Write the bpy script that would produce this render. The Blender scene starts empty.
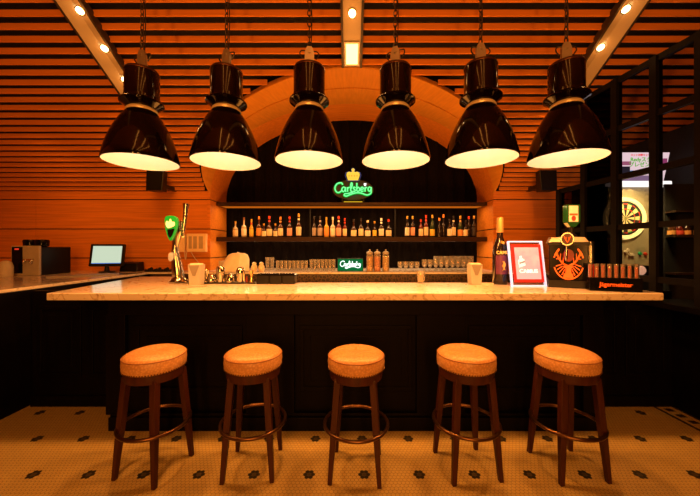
import bpy, math, random
from mathutils import Vector, Matrix
random.seed(7)
PI = math.pi
SC = bpy.context.scene
COL = SC.collection

# ------------------------------------------------------------------ camera, world, exposure, room and fill lights
F = 305.0                      # focal length in pixels of the 700 px wide frame
cam_d = bpy.data.cameras.new('camera')
cam_d.sensor_width = 36.0
cam_d.lens = F / 700.0 * 36.0
cam_d.clip_start = 0.05
cam = bpy.data.objects.new('camera', cam_d)
cam.location = (0, 0, 1.5)
cam.rotation_euler = (PI / 2, 0, 0)
COL.objects.link(cam)
SC.camera = cam

SC.view_settings.view_transform = 'Standard'
SC.view_settings.look = 'None'
SC.view_settings.gamma = 1.0
SC.view_settings.use_curve_mapping = False
SC.view_settings.exposure = 0.0

wd = bpy.data.worlds.new('world')
SC.world = wd
wd.use_nodes = True
wd.node_tree.nodes['Background'].inputs[0].default_value = (1.0, 0.5, 0.2, 1)
wd.node_tree.nodes['Background'].inputs[1].default_value = 0.004

WARM = (1.0, 0.34, 0.055)
def lamp(name, kind, loc, energy, color=WARM, rot=(0, 0, 0), parent=None, **kw):
    d = bpy.data.lights.new(name, kind)
    d.energy = energy
    d.color = color
    for k, v in kw.items():
        setattr(d, k, v)
    o = bpy.data.objects.new(name, d)
    o.location = loc
    o.rotation_euler = rot
    COL.objects.link(o)
    if parent: o.parent = parent
    return o
PENDANT_W = 70.0
# lights behind the camera: upright strips added as front fill, then ceiling strips
for xx in (-0.75, 0.55):
    lamp('front_fill_strip', 'AREA', (xx, -2.6, 2.3), 116, rot=(math.radians(95), 0, 0), shape='RECTANGLE', size=0.14, size_y=2.6)
for xx in (-1.0, 0.15, 0.95):
    lamp('ceiling_strip_light', 'AREA', (xx, -1.3, 4.80), 15, shape='RECTANGLE', size=0.09, size_y=4.0)
# added spots without fixtures, washing the panelled wall, shelves and back counter
def aim(src, dst):
    return (Vector(dst) - Vector(src)).to_track_quat('-Z', 'Y').to_euler()
for src, dst, e in (((-2.5, 3.55, 3.15), (-3.3, 5.04, 1.95), 85), ((2.5, 3.55, 3.15), (2.9, 5.04, 1.95), 60), ((-4.0, 3.6, 2.85), (-4.7, 5.04, 1.55), 40),
                    ((-0.7, 3.4, 3.25), (-0.9, 5.3, 1.35), 135), ((0.7, 3.4, 3.25), (0.9, 5.3, 1.35), 135)):
    lamp('wash_fill_spot', 'SPOT', src, e, rot=aim(src, dst), spot_size=math.radians(85), spot_blend=1.0, shadow_soft_size=0.30)
lamp('counter_bounce_light', 'AREA', (0, 3.75, 1.0), 75, rot=(math.radians(180), 0, 0), shape='RECTANGLE', size=4.2, size_y=0.7)  # added area light standing in for bounce off the work area

# ------------------------------------------------------------------ materials
def mat(name, col, rough=0.5, metal=0.0, emit=None, estr=0.0, noise=0.0, nscale=8.0, stretch=(1, 1, 1), bump=0.0, spec=0.5, coat=0.0):
    m = bpy.data.materials.new(name)
    m.use_nodes = True
    nt = m.node_tree
    b = nt.nodes['Principled BSDF']
    b.inputs['Base Color'].default_value = (*col, 1)
    b.inputs['Roughness'].default_value = rough
    b.inputs['Metallic'].default_value = metal
    b.inputs['Specular IOR Level'].default_value = spec
    b.inputs['Coat Weight'].default_value = coat
    if emit:
        b.inputs['Emission Color'].default_value = (*emit, 1)
        b.inputs['Emission Strength'].default_value = estr
    if noise or bump:
        g = nt.nodes.new('ShaderNodeTexCoord')
        mp = nt.nodes.new('ShaderNodeMapping')
        mp.inputs['Scale'].default_value = stretch
        n = nt.nodes.new('ShaderNodeTexNoise')
        n.inputs['Scale'].default_value = nscale
        n.inputs['Detail'].default_value = 5
        nt.links.new(g.outputs['Object'], mp.inputs['Vector'])
        nt.links.new(mp.outputs['Vector'], n.inputs['Vector'])
        if noise:
            r = nt.nodes.new('ShaderNodeValToRGB')
            r.color_ramp.elements[0].position = 0.3
            r.color_ramp.elements[1].position = 0.7
            r.color_ramp.elements[0].color = (*[c * (1 - noise) for c in col], 1)
            r.color_ramp.elements[1].color = (*[min(1, c * (1 + noise)) for c in col], 1)
            nt.links.new(n.outputs['Fac'], r.inputs['Fac'])
            nt.links.new(r.outputs['Color'], b.inputs['Base Color'])
        if bump:
            bp = nt.nodes.new('ShaderNodeBump')
            bp.inputs['Strength'].default_value = bump
            nt.links.new(n.outputs['Fac'], bp.inputs['Height'])
            nt.links.new(bp.outputs['Normal'], b.inputs['Normal'])
    return m

def glass_mat(name, tint=(0.9, 0.9, 0.9), gloss=0.12, rough=0.03, body=0.0):
    m = bpy.data.materials.new(name)
    m.use_nodes = True
    nt = m.node_tree
    nt.nodes.remove(nt.nodes['Principled BSDF'])
    out = nt.nodes['Material Output']
    tr = nt.nodes.new('ShaderNodeBsdfTransparent'); tr.inputs[0].default_value = (*tint, 1)
    gl = nt.nodes.new('ShaderNodeBsdfGlossy'); gl.inputs['Roughness'].default_value = rough
    lw = nt.nodes.new('ShaderNodeLayerWeight'); lw.inputs['Blend'].default_value = gloss
    mx = nt.nodes.new('ShaderNodeMixShader')
    nt.links.new(lw.outputs['Fresnel'], mx.inputs[0])
    nt.links.new(tr.outputs[0], mx.inputs[1])
    nt.links.new(gl.outputs[0], mx.inputs[2])
    if body:
        df = nt.nodes.new('ShaderNodeBsdfDiffuse'); df.inputs[0].default_value = (0.85, 0.80, 0.70, 1)
        m2 = nt.nodes.new('ShaderNodeMixShader'); m2.inputs[0].default_value = body
        nt.links.new(mx.outputs[0], m2.inputs[1]); nt.links.new(df.outputs[0], m2.inputs[2])
        mx = m2
    nt.links.new(mx.outputs[0], out.inputs['Surface'])
    return m

def emit_mat(name, col, s):
    m = bpy.data.materials.new(name)
    m.use_nodes = True
    nt = m.node_tree
    nt.nodes.remove(nt.nodes['Principled BSDF'])
    e = nt.nodes.new('ShaderNodeEmission')
    e.inputs[0].default_value = (*col, 1)
    e.inputs[1].default_value = s
    nt.links.new(e.outputs[0], nt.nodes['Material Output'].inputs['Surface'])
    return m

M = {}
M['wood'] = mat('orange_wood', (0.58, 0.195, 0.020), 0.5, noise=0.16, nscale=3.0, stretch=(0.5, 14, 14), spec=0.2)
M['slat'] = mat('slat_wood', (0.64, 0.215, 0.020), 0.55, noise=0.07, nscale=3.0, stretch=(0.5, 14, 14), spec=0.2)
M['vault'] = mat('vault_wood', (0.58, 0.245, 0.028), 0.5, spec=0.2, noise=0.10, nscale=3.0, stretch=(14, 0.6, 3))
M['black'] = mat('black_void', (0.006, 0.005, 0.004), 0.8)
M['darkwood'] = mat('black_stained_wood', (0.0022, 0.0014, 0.0010), 0.5, spec=0.07, noise=0.3, nscale=6, stretch=(4, 4, 0.5))
M['shelfwood'] = mat('dark_brown_shelf', (0.030, 0.013, 0.006), 0.5, spec=0.2, noise=0.2, nscale=6, stretch=(0.5, 5, 5))
M['legwood'] = mat('walnut_leg', (0.036, 0.009, 0.0035), 0.42, spec=0.25, noise=0.25, nscale=8, stretch=(6, 6, 0.7))
M['frame'] = mat('black_steel_frame', (0.004, 0.003, 0.0025), 0.55, spec=0.12, noise=0.2)
M['curtain'] = mat('brown_curtain', (0.005, 0.003, 0.002), 0.95, spec=0.1, noise=0.25, nscale=20)
M['enamel'] = mat('black_enamel', (0.004, 0.0015, 0.001), 0.09, noise=0.1, spec=0.3)
M['white_enamel'] = mat('white_enamel', (0.85, 0.78, 0.60), 0.5, noise=0.02)
M['iron'] = mat('dark_iron', (0.06, 0.045, 0.035), 0.45, metal=0.8, noise=0.3, nscale=20)
M['steel'] = mat('steel', (0.62, 0.58, 0.50), 0.22, metal=1.0, noise=0.08, nscale=12)
M['dullsteel'] = mat('brushed_plate', (0.42, 0.36, 0.28), 0.45, metal=0.8, noise=0.12, nscale=12)
M['chrome'] = mat('chrome', (0.55, 0.50, 0.42), 0.14, metal=1.0, noise=0.03)
M['bronze'] = mat('bronze_ring', (0.12, 0.06, 0.028), 0.28, metal=0.9, noise=0.2)
M['collar'] = mat('pale_collar', (0.85, 0.70, 0.45), 0.3, metal=0.35, noise=0.05)
M['beam'] = mat('beam_paint', (0.40, 0.33, 0.24), 0.5, noise=0.06, nscale=3)
M['beamedge'] = mat('beam_edge', (0.03, 0.018, 0.01), 0.5, noise=0.2)
M['downlight'] = emit_mat('downlight_glow', (1.0, 0.62, 0.26), 22)
M['squarelight'] = emit_mat('square_light_glow', (1.0, 0.60, 0.22), 3.2)
M['bulb'] = emit_mat('bulb_glow', (1.0, 0.86, 0.62), 4)
M['led'] = emit_mat('led_strip_glow', (1.0, 0.22, 0.012), 0.50)
M['blackplastic'] = mat('black_plastic', (0.007, 0.006, 0.006), 0.4, noise=0.15, spec=0.2)
M['blackgloss'] = mat('black_gloss', (0.004, 0.0035, 0.0035), 0.15, noise=0.1, spec=0.15)
M['grey'] = mat('grey_plastic', (0.40, 0.35, 0.28), 0.4, noise=0.08)
M['cream'] = mat('cream_plastic', (0.55, 0.48, 0.36), 0.5, noise=0.05)
M['ivory'] = mat('ivory_plastic', (0.85, 0.62, 0.34), 0.5, noise=0.05)
M['white'] = mat('white_card', (0.36, 0.34, 0.30), 0.6, noise=0.03)
M['cloth'] = mat('white_cloth', (0.85, 0.78, 0.64), 0.9, noise=0.06, nscale=15)
M['glass'] = glass_mat('clear_glass', (0.93, 0.92, 0.88), 0.35, 0.06, 0.16)
M['tinted'] = glass_mat('tinted_pane', (0.78, 0.74, 0.70), 0.02)
M['smoked'] = glass_mat('smoked_pane', (0.36, 0.30, 0.26), 0.02)
M['smoked_dark'] = glass_mat('dark_smoked_pane', (0.11, 0.09, 0.08), 0.02)
M['tube'] = glass_mat('tube_glass', (0.95, 0.9, 0.88), 0.3, 0.06, 0.07)
M['acrylic'] = glass_mat('acrylic', (0.95, 0.95, 0.97), 0.3)
M['acrylic_edge'] = mat('acrylic_edge', (0.4, 0.4, 0.5), 0.2, emit=(0.75, 0.82, 1.0), estr=0.75, noise=0.02)

def marble():
    m = mat('cream_marble', (0.74, 0.66, 0.52), 0.16, coat=0.25)
    nt = m.node_tree; b = nt.nodes['Principled BSDF']
    g = nt.nodes.new('ShaderNodeTexCoord')
    n1 = nt.nodes.new('ShaderNodeTexNoise'); n1.inputs['Scale'].default_value = 2.2; n1.inputs['Detail'].default_value = 8; n1.inputs['Distortion'].default_value = 1.5
    r1 = nt.nodes.new('ShaderNodeValToRGB')
    e = r1.color_ramp.elements
    e[0].position = 0.485; e[0].color = (0.76, 0.69, 0.60, 1)
    e[1].position = 0.515; e[1].color = (0.74, 0.67, 0.58, 1)
    x = e.new(0.5); x.color = (0.50, 0.40, 0.27, 1)
    n2 = nt.nodes.new('ShaderNodeTexNoise'); n2.inputs['Scale'].default_value = 26; n2.inputs['Detail'].default_value = 4
    r2 = nt.nodes.new('ShaderNodeValToRGB')
    r2.color_ramp.elements[0].position = 0.28; r2.color_ramp.elements[0].color = (0.45, 0.30, 0.17, 1)
    r2.color_ramp.elements[1].position = 0.42; r2.color_ramp.elements[1].color = (1, 1, 1, 1)
    mx = nt.nodes.new('ShaderNodeMix'); mx.data_type = 'RGBA'; mx.blend_type = 'MULTIPLY'; mx.inputs[0].default_value = 0.7
    nt.links.new(g.outputs['Object'], n1.inputs['Vector']); nt.links.new(g.outputs['Object'], n2.inputs['Vector'])
    nt.links.new(n1.outputs['Fac'], r1.inputs['Fac']); nt.links.new(n2.outputs['Fac'], r2.inputs['Fac'])
    nt.links.new(r1.outputs['Color'], mx.inputs[6]); nt.links.new(r2.outputs['Color'], mx.inputs[7])
    nt.links.new(mx.outputs[2], b.inputs['Base Color'])
    return m
M['marble'] = marble()

def seat_fabric():
    m = mat('tan_leather', (0.60, 0.30, 0.10), 0.42)
    nt = m.node_tree; b = nt.nodes['Principled BSDF']
    g = nt.nodes.new('ShaderNodeTexCoord')
    v = nt.nodes.new('ShaderNodeTexVoronoi'); v.inputs['Scale'].default_value = 70
    r = nt.nodes.new('ShaderNodeValToRGB')
    r.color_ramp.elements[0].position = 0.05; r.color_ramp.elements[0].color = (0.60, 0.345, 0.16, 1)
    r.color_ramp.elements[1].position = 0.65; r.color_ramp.elements[1].color = (0.40, 0.205, 0.075, 1)
    bp = nt.nodes.new('ShaderNodeBump'); bp.inputs['Strength'].default_value = 0.35; bp.invert = True
    nt.links.new(g.outputs['Object'], v.inputs['Vector'])
    nt.links.new(v.outputs['Distance'], r.inputs['Fac'])
    nt.links.new(r.outputs['Color'], b.inputs['Base Color'])
    nt.links.new(v.outputs['Distance'], bp.inputs['Height'])
    nt.links.new(bp.outputs['Normal'], b.inputs['Normal'])
    return m
M['seat'] = seat_fabric()
M['piping'] = mat('brown_piping', (0.22, 0.09, 0.03), 0.5, noise=0.1)

def hex_floor():
    m = mat('hex_mosaic_floor', (0.7, 0.6, 0.42), 0.42)
    nt = m.node_tree; b = nt.nodes['Principled BSDF']; L = nt.links
    W, P = 0.365 / 14, 0.38 / 16          # hexagon width, row pitch
    geo = nt.nodes.new('ShaderNodeNewGeometry')
    def vm(op, a, bb=None, s=None):
        n = nt.nodes.new('ShaderNodeVectorMath'); n.operation = op
        for i, x in enumerate((a, bb)):
            if x is None: continue
            if isinstance(x, tuple): n.inputs[i].default_value = x
            else: L.new(x, n.inputs[i])
        return n
    def ma(op, a, bb=None, cc=None):
        n = nt.nodes.new('ShaderNodeMath'); n.operation = op
        for i, x in enumerate((a, bb, cc)):
            if x is None: continue
            if isinstance(x, (int, float)): n.inputs[i].default_value = x
            else: L.new(x, n.inputs[i])
        return n.outputs[0]
    # origin so that one flower sits at (0.094, 2.40)
    p = vm('SUBTRACT', geo.outputs['Position'], (0.094 - 0.365 * 60, 2.40 - 0.38 * 60, 0)).outputs[0]
    p = vm('MULTIPLY', p, (1, 1, 0)).outputs[0]
    cell = (W, 2 * P, 1); half = (W / 2, P, 0)
    def cand(q):
        mm = vm('MODULO', q, cell).outputs[0]
        return vm('SUBTRACT', mm, half).outputs[0]
    a = cand(vm('ADD', p, half).outputs[0])
    c = cand(p)
    la = vm('LENGTH', a).outputs['Value']; lc = vm('LENGTH', c).outputs['Value']
    pick = ma('LESS_THAN', la, lc)
    mx = nt.nodes.new('ShaderNodeMix'); mx.data_type = 'VECTOR'
    L.new(pick, mx.inputs[0]); L.new(c, mx.inputs[4]); L.new(a, mx.inputs[5])
    g = mx.outputs[1]
    ctr = vm('SUBTRACT', p, g).outputs[0]
    ab = vm('ABSOLUTE', g).outputs[0]
    sx = nt.nodes.new('ShaderNodeSeparateXYZ'); L.new(ab, sx.inputs[0])
    d2 = ma('ADD', ma('MULTIPLY', sx.outputs[0], 0.5), ma('MULTIPLY', sx.outputs[1], 0.866))
    hd = ma('MAXIMUM', sx.outputs[0], d2)
    grout = ma('GREATER_THAN', hd, W / 2 - 0.0016)
    fl = vm('MODULO', vm('ADD', ctr, (0.1825, 0.19, 0)).outputs[0], (0.365, 0.38, 1)).outputs[0]
    fl = vm('SUBTRACT', fl, (0.1825, 0.19, 0)).outputs[0]
    r = vm('LENGTH', vm('MULTIPLY', fl, (1, 1, 0)).outputs[0]).outputs['Value']
    petal = ma('MULTIPLY', ma('LESS_THAN', r, W * 1.3), ma('ADD', ma('MULTIPLY', ma('GREATER_THAN', r, W * 0.4), 0.12), 0.88))
    # border strip along the right-hand side
    sp = nt.nodes.new('ShaderNodeSeparateXYZ'); L.new(geo.outputs['Position'], sp.inputs[0])
    X, Y = sp.outputs[0], sp.outputs[1]
    def band(v, lo, hi): return ma('MULTIPLY', ma('GREATER_THAN', v, lo), ma('LESS_THAN', v, hi))
    line = ma('MAXIMUM', band(X, 2.862, 2.892), band(X, 3.035, 3.10))
    dash = ma('MULTIPLY', band(X, 2.925, 2.992), ma('LESS_THAN', ma('MODULO', Y, 0.10), 0.052))
    inside = ma('LESS_THAN', X, 2.85)
    blk = ma('MAXIMUM', ma('MULTIPLY', petal, inside), ma('MAXIMUM', line, dash))
    nz = nt.nodes.new('ShaderNodeTexNoise'); nz.inputs['Scale'].default_value = 3; L.new(geo.outputs['Position'], nz.inputs['Vector'])
    wn = nt.nodes.new('ShaderNodeTexWhiteNoise'); L.new(ctr, wn.inputs['Vector'])
    base = nt.nodes.new('ShaderNodeMix'); base.data_type = 'RGBA'
    base.inputs[6].default_value = (0.38, 0.28, 0.095, 1); base.inputs[7].default_value = (0.46, 0.345, 0.12, 1)
    L.new(ma('ADD', ma('MULTIPLY', nz.outputs['Fac'], 0.5), ma('MULTIPLY', wn.outputs['Value'], 0.5)), base.inputs[0])
    m1 = nt.nodes.new('ShaderNodeMix'); m1.data_type = 'RGBA'
    L.new(blk, m1.inputs[0]); L.new(base.outputs[2], m1.inputs[6]); m1.inputs[7].default_value = (0.008, 0.007, 0.006, 1)
    m2 = nt.nodes.new('ShaderNodeMix'); m2.data_type = 'RGBA'
    L.new(ma('MULTIPLY', grout, ma('SUBTRACT', 1.0, ma('MULTIPLY', blk, 0.75))), m2.inputs[0]); L.new(m1.outputs[2], m2.inputs[6]); m2.inputs[7].default_value = (0.21, 0.15, 0.055, 1)
    L.new(m2.outputs[2], b.inputs['Base Color'])
    return m
M['floor'] = hex_floor()

def quilt():
    m = mat('quilted_black_mesh', (0.02, 0.015, 0.01), 0.4)
    nt = m.node_tree; b = nt.nodes['Principled BSDF']
    g = nt.nodes.new('ShaderNodeTexCoord')
    v = nt.nodes.new('ShaderNodeTexVoronoi'); v.inputs['Scale'].default_value = 22; v.feature = 'DISTANCE_TO_EDGE'
    r = nt.nodes.new('ShaderNodeValToRGB')
    r.color_ramp.elements[0].position = 0.05; r.color_ramp.elements[0].color = (0.10, 0.05, 0.02, 1)
    r.color_ramp.elements[1].position = 0.16; r.color_ramp.elements[1].color = (0.012, 0.008, 0.006, 1)
    nt.links.new(g.outputs['Object'], v.inputs['Vector']); nt.links.new(v.outputs['Distance'], r.inputs['Fac'])
    nt.links.new(r.outputs['Color'], b.inputs['Base Color'])
    return m
M['quilt'] = quilt()

# ------------------------------------------------------------------ mesh helpers
class MB:
    def __init__(s): s.v = []; s.f = []; s.mi = []; s.cur = 0
    def add(s, vs, fs, xf=None):
        o = len(s.v)
        for p in vs:
            p = Vector(p)
            s.v.append(xf @ p if xf is not None else p)
        for f in fs:
            s.f.append([i + o for i in f]); s.mi.append(s.cur)
        return s
    def box(s, x0, x1, y0, y1, z0, z1, xf=None):
        vs = [(x0,y0,z0),(x1,y0,z0),(x1,y1,z0),(x0,y1,z0),(x0,y0,z1),(x1,y0,z1),(x1,y1,z1),(x0,y1,z1)]
        return s.hexa(vs, xf)
    def hexa(s, vs, xf=None):
        return s.add(vs, [(3,2,1,0),(4,5,6,7),(0,1,5,4),(1,2,6,5),(2,3,7,6),(3,0,4,7)], xf)
    def lathe(s, prof, n=24, xf=None, a0=0.0, a1=2*PI):
        full = abs(a1 - a0 - 2 * PI) < 1e-6
        vs, idx = [], []
        for r, z in prof:
            if r < 1e-6:
                idx.append([len(vs)]); vs.append((0, 0, z))
            else:
                row = []
                for i in range(n if full else n + 1):
                    a = a0 + (a1 - a0) * i / n
                    row.append(len(vs)); vs.append((r * math.cos(a), r * math.sin(a), z))
                idx.append(row)
        fs = []
        for A, B in zip(idx, idx[1:]):
            m = max(len(A), len(B))
            cnt = m if full else m - 1
            for i in range(cnt):
                j = (i + 1) % m
                if len(A) == 1 and len(B) == 1: continue
                if len(A) == 1: fs.append((A[0], B[j], B[i]))
                elif len(B) == 1: fs.append((A[i], A[j], B[0]))
                else: fs.append((A[i], A[j], B[j], B[i]))
        return s.add(vs, fs, xf)
    def tube(s, pts, r, n=8, closed=False, xf=None):
        pts = [Vector(p) for p in pts]
        N = len(pts)
        rs = r if isinstance(r, (list, tuple)) else [r] * N
        vs, fs = [], []
        prev = None
        for i, p in enumerate(pts):
            if closed: t = pts[(i + 1) % N] - pts[i - 1]
            else: t = pts[min(i + 1, N - 1)] - pts[max(i - 1, 0)]
            t.normalize()
            if prev is None:
                u = t.orthogonal().normalized()
            else:
                u = prev - t * prev.dot(t)
                u = u.normalized() if u.length > 1e-6 else t.orthogonal().normalized()
            prev = u
            w = t.cross(u)
            for k in range(n):
                a = 2 * PI * k / n
                vs.append(p + (u * math.cos(a) + w * math.sin(a)) * rs[i])
        for i in range(N if closed else N - 1):
            j = (i + 1) % N
            for k in range(n):
                l = (k + 1) % n
                fs.append((i*n+k, i*n+l, j*n+l, j*n+k))
        if not closed:
            fs.append(tuple(range(n - 1, -1, -1)))
            fs.append(tuple((N - 1) * n + k for k in range(n)))
        return s.add(vs, fs, xf)
    def prism(s, poly, d0, d1, axis='Y', xf=None):
        # polygon in XZ extruded over Y (axis Y) or in XY extruded over Z (axis Z)
        n = len(poly)
        if axis == 'Y': vs = [(a, d0, b) for a, b in poly] + [(a, d1, b) for a, b in poly]
        else: vs = [(a, b, d0) for a, b in poly] + [(a, b, d1) for a, b in poly]
        fs = [tuple(range(n)), tuple(range(2 * n - 1, n - 1, -1))]
        for i in range(n):
            j = (i + 1) % n
            fs.append((j, i, n + i, n + j))
        return s.add(vs, fs, xf)
    def build(s, name, m, parent=None, smooth=False, bevel=0.0, loc=None, rotz=0.0):
        me = bpy.data.meshes.new(name)
        me.from_pydata([tuple(v) for v in s.v], [], s.f)
        ms = m if isinstance(m, (list, tuple)) else [m]
        for x in ms: me.materials.append(x)
        for p, i in zip(me.polygons, s.mi): p.material_index = i
        me.validate()
        import bmesh
        bm = bmesh.new(); bm.from_mesh(me)
        bmesh.ops.recalc_face_normals(bm, faces=bm.faces)
        bm.to_mesh(me); bm.free()
        if smooth:
            for p in me.polygons: p.use_smooth = True
            me.set_sharp_from_angle(angle=math.radians(40))
        o = bpy.data.objects.new(name, me)
        COL.objects.link(o)
        if parent: o.parent = parent
        if loc: o.location = loc
        if rotz: o.rotation_euler.z = rotz
        if bevel:
            md = o.modifiers.new('bevel', 'BEVEL'); md.width = bevel; md.segments = 2; md.limit_method = 'ANGLE'
        return o

def tag(o, label, cat, group=None):
    o['label'] = label; o['category'] = cat
    if group: o['group'] = group
    return o
def thing(name, label, cat, loc, rotz=0.0, group=None):
    o = bpy.data.objects.new(name, None); COL.objects.link(o)
    o.empty_display_size = 0.05
    o.location = loc; o.rotation_euler.z = rotz
    return tag(o, label, cat, group)
def struct(name, mb, m, **kw):
    o = mb.build(name, m, **kw); o['kind'] = 'structure'; return o
def dup(root, loc, rotz, label):
    r = root.copy(); COL.objects.link(r); r.location = loc; r.rotation_euler.z = rotz; r['label'] = label
    for ch in root.children:
        c = ch.copy(); COL.objects.link(c); c.parent = r
        for g in ch.children:
            d = g.copy(); COL.objects.link(d); d.parent = c
    return r
def T(x, y, z): return Matrix.Translation((x, y, z))
def RZ(a): return Matrix.Rotation(a, 4, 'Z')
def RX(a): return Matrix.Rotation(a, 4, 'X')
def RY(a): return Matrix.Rotation(a, 4, 'Y')
def text(name, s, size, m, parent, loc, rot=(PI/2, 0, 0), extrude=0.001, offset=0.0, sx=1.0, shear=0.0):
    cu = bpy.data.curves.new(name, 'FONT')
    cu.body = s; cu.size = size; cu.extrude = extrude; cu.offset = offset; cu.align_x = 'CENTER'; cu.align_y = 'CENTER'; cu.shear = shear
    tmp = bpy.data.objects.new(name, cu); COL.objects.link(tmp)
    dg = bpy.context.evaluated_depsgraph_get()
    me = bpy.data.meshes.new_from_object(tmp.evaluated_get(dg))
    bpy.data.objects.remove(tmp)
    me.materials.clear(); me.materials.append(m)
    o = bpy.data.objects.new(name, me); COL.objects.link(o)
    o.parent = parent; o.location = loc; o.rotation_euler = rot; o.scale = (sx, 1, 1)
    return o
def smooth_path(pts, k=5, closed=False):
    P = [Vector(p) for p in pts]; n = len(P)
    if n < 3: return P
    out = []
    for i in range(n if closed else n - 1):
        if closed: a, b, c, d = P[i-1], P[i], P[(i+1) % n], P[(i+2) % n]
        else: a, b, c, d = P[max(i-1, 0)], P[i], P[i+1], P[min(i+2, n-1)]
        for j in range(k):
            t = j / k
            out.append(0.5 * ((2*b) + (c-a)*t + (2*a-5*b+4*c-d)*t*t + (3*b-a-3*c+d)*t**3))
    if not closed: out.append(P[-1])
    return out

# ------------------------------------------------------------------ setting
EYE = 1.5
K, Z0 = 0.5803, 3.85                    # sloping ceiling: height above the eye = Z0 - K*Y
YW, YB = 5.04, 5.67
XC, HW = 0.03, 2.335                     # arch centre and half width                     # panelled wall, back of the niche
ang = math.atan(K); CS, SN = math.cos(ang), math.sin(ang)
def S(x, y, off=0.0):                   # point on the ceiling plane, off metres below it
    return Vector((x, y - SN * off, EYE + Z0 - K * y - CS * off))

struct('floor', MB().box(-6.5, 6.5, -3.5, 6.0, -0.05, 0.0), M['floor'])

# panelled back wall, either side of the arch
seams = [0.0, 0.38, 0.855, 1.335, 1.814, 2.30, 2.45]
def boards(mb, x0, x1, y0, y1, cuts=()):
    for a, b in zip(seams, seams[1:]):
        xs = [x0] + [c for c in cuts if x0 < c < x1] + [x1]
        for p, q in zip(xs, xs[1:]):
            mb.box(p + 0.003, q - 0.003, y0, y1, a + 0.008, b - 0.008)
wb = MB()
boards(wb, -6.5, XC - HW - 0.05, YW, YW + 0.05, (-5.19,))
boards(wb, XC + HW + 0.05, 6.5, YW, YW + 0.05, (4.9,))
wbo = struct('wall_back', wb, M['wood'])
MB().box(-6.5, XC - HW - 0.05, YW + 0.015, YW + 0.08, 0, 2.45).box(XC + HW + 0.05, 6.5, YW + 0.015, YW + 0.08, 0, 2.45).build('seam_backing', M['black'], wbo)
for i, sg in enumerate((-1, 1)):
    jb = MB()
    a, b = sorted((XC + sg * HW, XC + sg * (HW + 0.05)))
    for p, q in zip(seams, seams[1:]):
        jb.box(a, b, YW - 0.01, YB + 0.02, p + 0.008, q - 0.008)
    c, d = sorted((XC + sg * (HW + 0.02), XC + sg * (HW + 0.09)))
    jo = struct('trim_%d' % (i + 1), jb, M['wood'])
    MB().box(c, d, YW + 0.02, YB + 0.02, 0, 2.45).build('seam_backing', M['black'], jo)

# arch: splayed lining from the ceiling opening to the wall plane, then straight back into the niche
def hole(t):      # opening in the slatted plane
    c, s = math.cos(t), math.sin(t)
    e = 2 / 1.85
    return XC + math.copysign(abs(c) ** e, c) * (HW + 0.02), 5.00 - 1.72 * abs(s) ** e
def inner(t):
    c, s = math.cos(t), math.sin(t)
    return XC + HW * c, EYE + 0.876 + 1.504 * s
NA = 64
va = MB()
for i in range(NA):
    t0, t1 = PI * i / NA, PI * (i + 1) / NA
    (xa, ya), (xb, yb) = hole(t0), hole(t1)
    (pa, za), (pb, zb) = inner(t0), inner(t1)
    A, B = S(xa, ya, 0.015), S(xb, yb, 0.015)
    Cc, D = Vector((pb, YW, zb)), Vector((pa, YW, za))
    up = Vector((0, 0, 0.05))
    m1, m2 = A.lerp(D, 0.45), B.lerp(Cc, 0.45)
    g = 0.012
    for p, q, r, s_ in ((A, B, B.lerp(Cc, .45 - g), A.lerp(D, .45 - g)), (A.lerp(D, .45 + g), B.lerp(Cc, .45 + g), Cc, D)):
        va.hexa([p, q, r, s_, p + up, q + up, r + up, s_ + up])
    va.hexa([v + Vector((0, 0, 0.012)) for v in (A, B, Cc, D)] + [v + Vector((0, 0, 0.05)) for v in (A, B, Cc, D)])
struct('trim_3', va, M['vault'])
so = MB()
for i in range(NA):
    t0, t1 = PI * i / NA, PI * (i + 1) / NA
    (pa, za), (pb, zb) = inner(t0), inner(t1)
    p, q = Vector((pa, YW, za)), Vector((pb, YW, zb))
    d = Vector((0, YB - YW + 0.02, 0)); up = Vector((0, 0, 0.05))
    so.hexa([p, q, q + d, p + d, p + up, q + up, q + d + up, p + d + up])
struct('trim_4', so, M['wood'])
# niche back
struct('wall_niche', MB().box(-2.5, 2.6, YB + 0.12, YB + 0.16, 0, 4.1), M['black'])

# slatted sloping ceiling
PITCH = 0.0945
SL_Y, FIN = 0.044 * CS, 0.057
def hole_half(y):
    s = (5.00 - y) / 1.72
    if s <= 0: return HW + 0.05 if y < YW + 0.2 else 0
    if s >= 1: return 0.0
    s = s ** (1.85 / 2)
    return (HW + 0.02) * math.sqrt(max(0, 1 - s * s)) ** (2 / 1.85)
sl = MB(); bk = MB()
k = 0
y = YW - 0.035
while y > 0.7:
    y0, y1 = y - SL_Y, y
    h = max(hole_half(y0), hole_half(y1))
    spans = [(-6.5, 6.5)] if h == 0 else [(-6.5, XC - h - 0.03), (XC + h + 0.03, 6.5)]
    for a, b in spans:
        zb_ = S(0, y1).z
        sl.box(a, b, y1 - 0.016, y1, zb_, zb_ + FIN)
    PITCH = 0.0911 if y > 3.47 else 0.0965
    y0b, y1b = y - PITCH, y
    h = min(hole_half(y0b), hole_half(y1b))
    spans = [(-6.5, 6.5)] if h == 0 else [(-6.5, XC - h), (XC + h, 6.5)]
    for a, b in spans:
        bk.hexa([S(a, y0b, -.14), S(b, y0b, -.14), S(b, y1b, -.14), S(a, y1b, -.14), S(a, y0b, -.2), S(b, y0b, -.2), S(b, y1b, -.2), S(a, y1b, -.2)])
    y -= PITCH
ceil = struct('ceiling', bk, M['black'])
slo = sl.build('slats', M['slat'], ceil)
yt = S(0, 0.75).z
struct('ceiling_flat', MB().box(-6.5, 6.5, -3.5, 0.75, yt, yt + 0.1), M['wood'])
struct('wall_left', MB().box(-6.6, -6.5, -3.5, 6, 0, 5.2), M['wood'])
struct('wall_front', MB().box(-6.5, 6.5, -3.6, -3.5, 0, 5.2), M['darkwood'])
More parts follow.
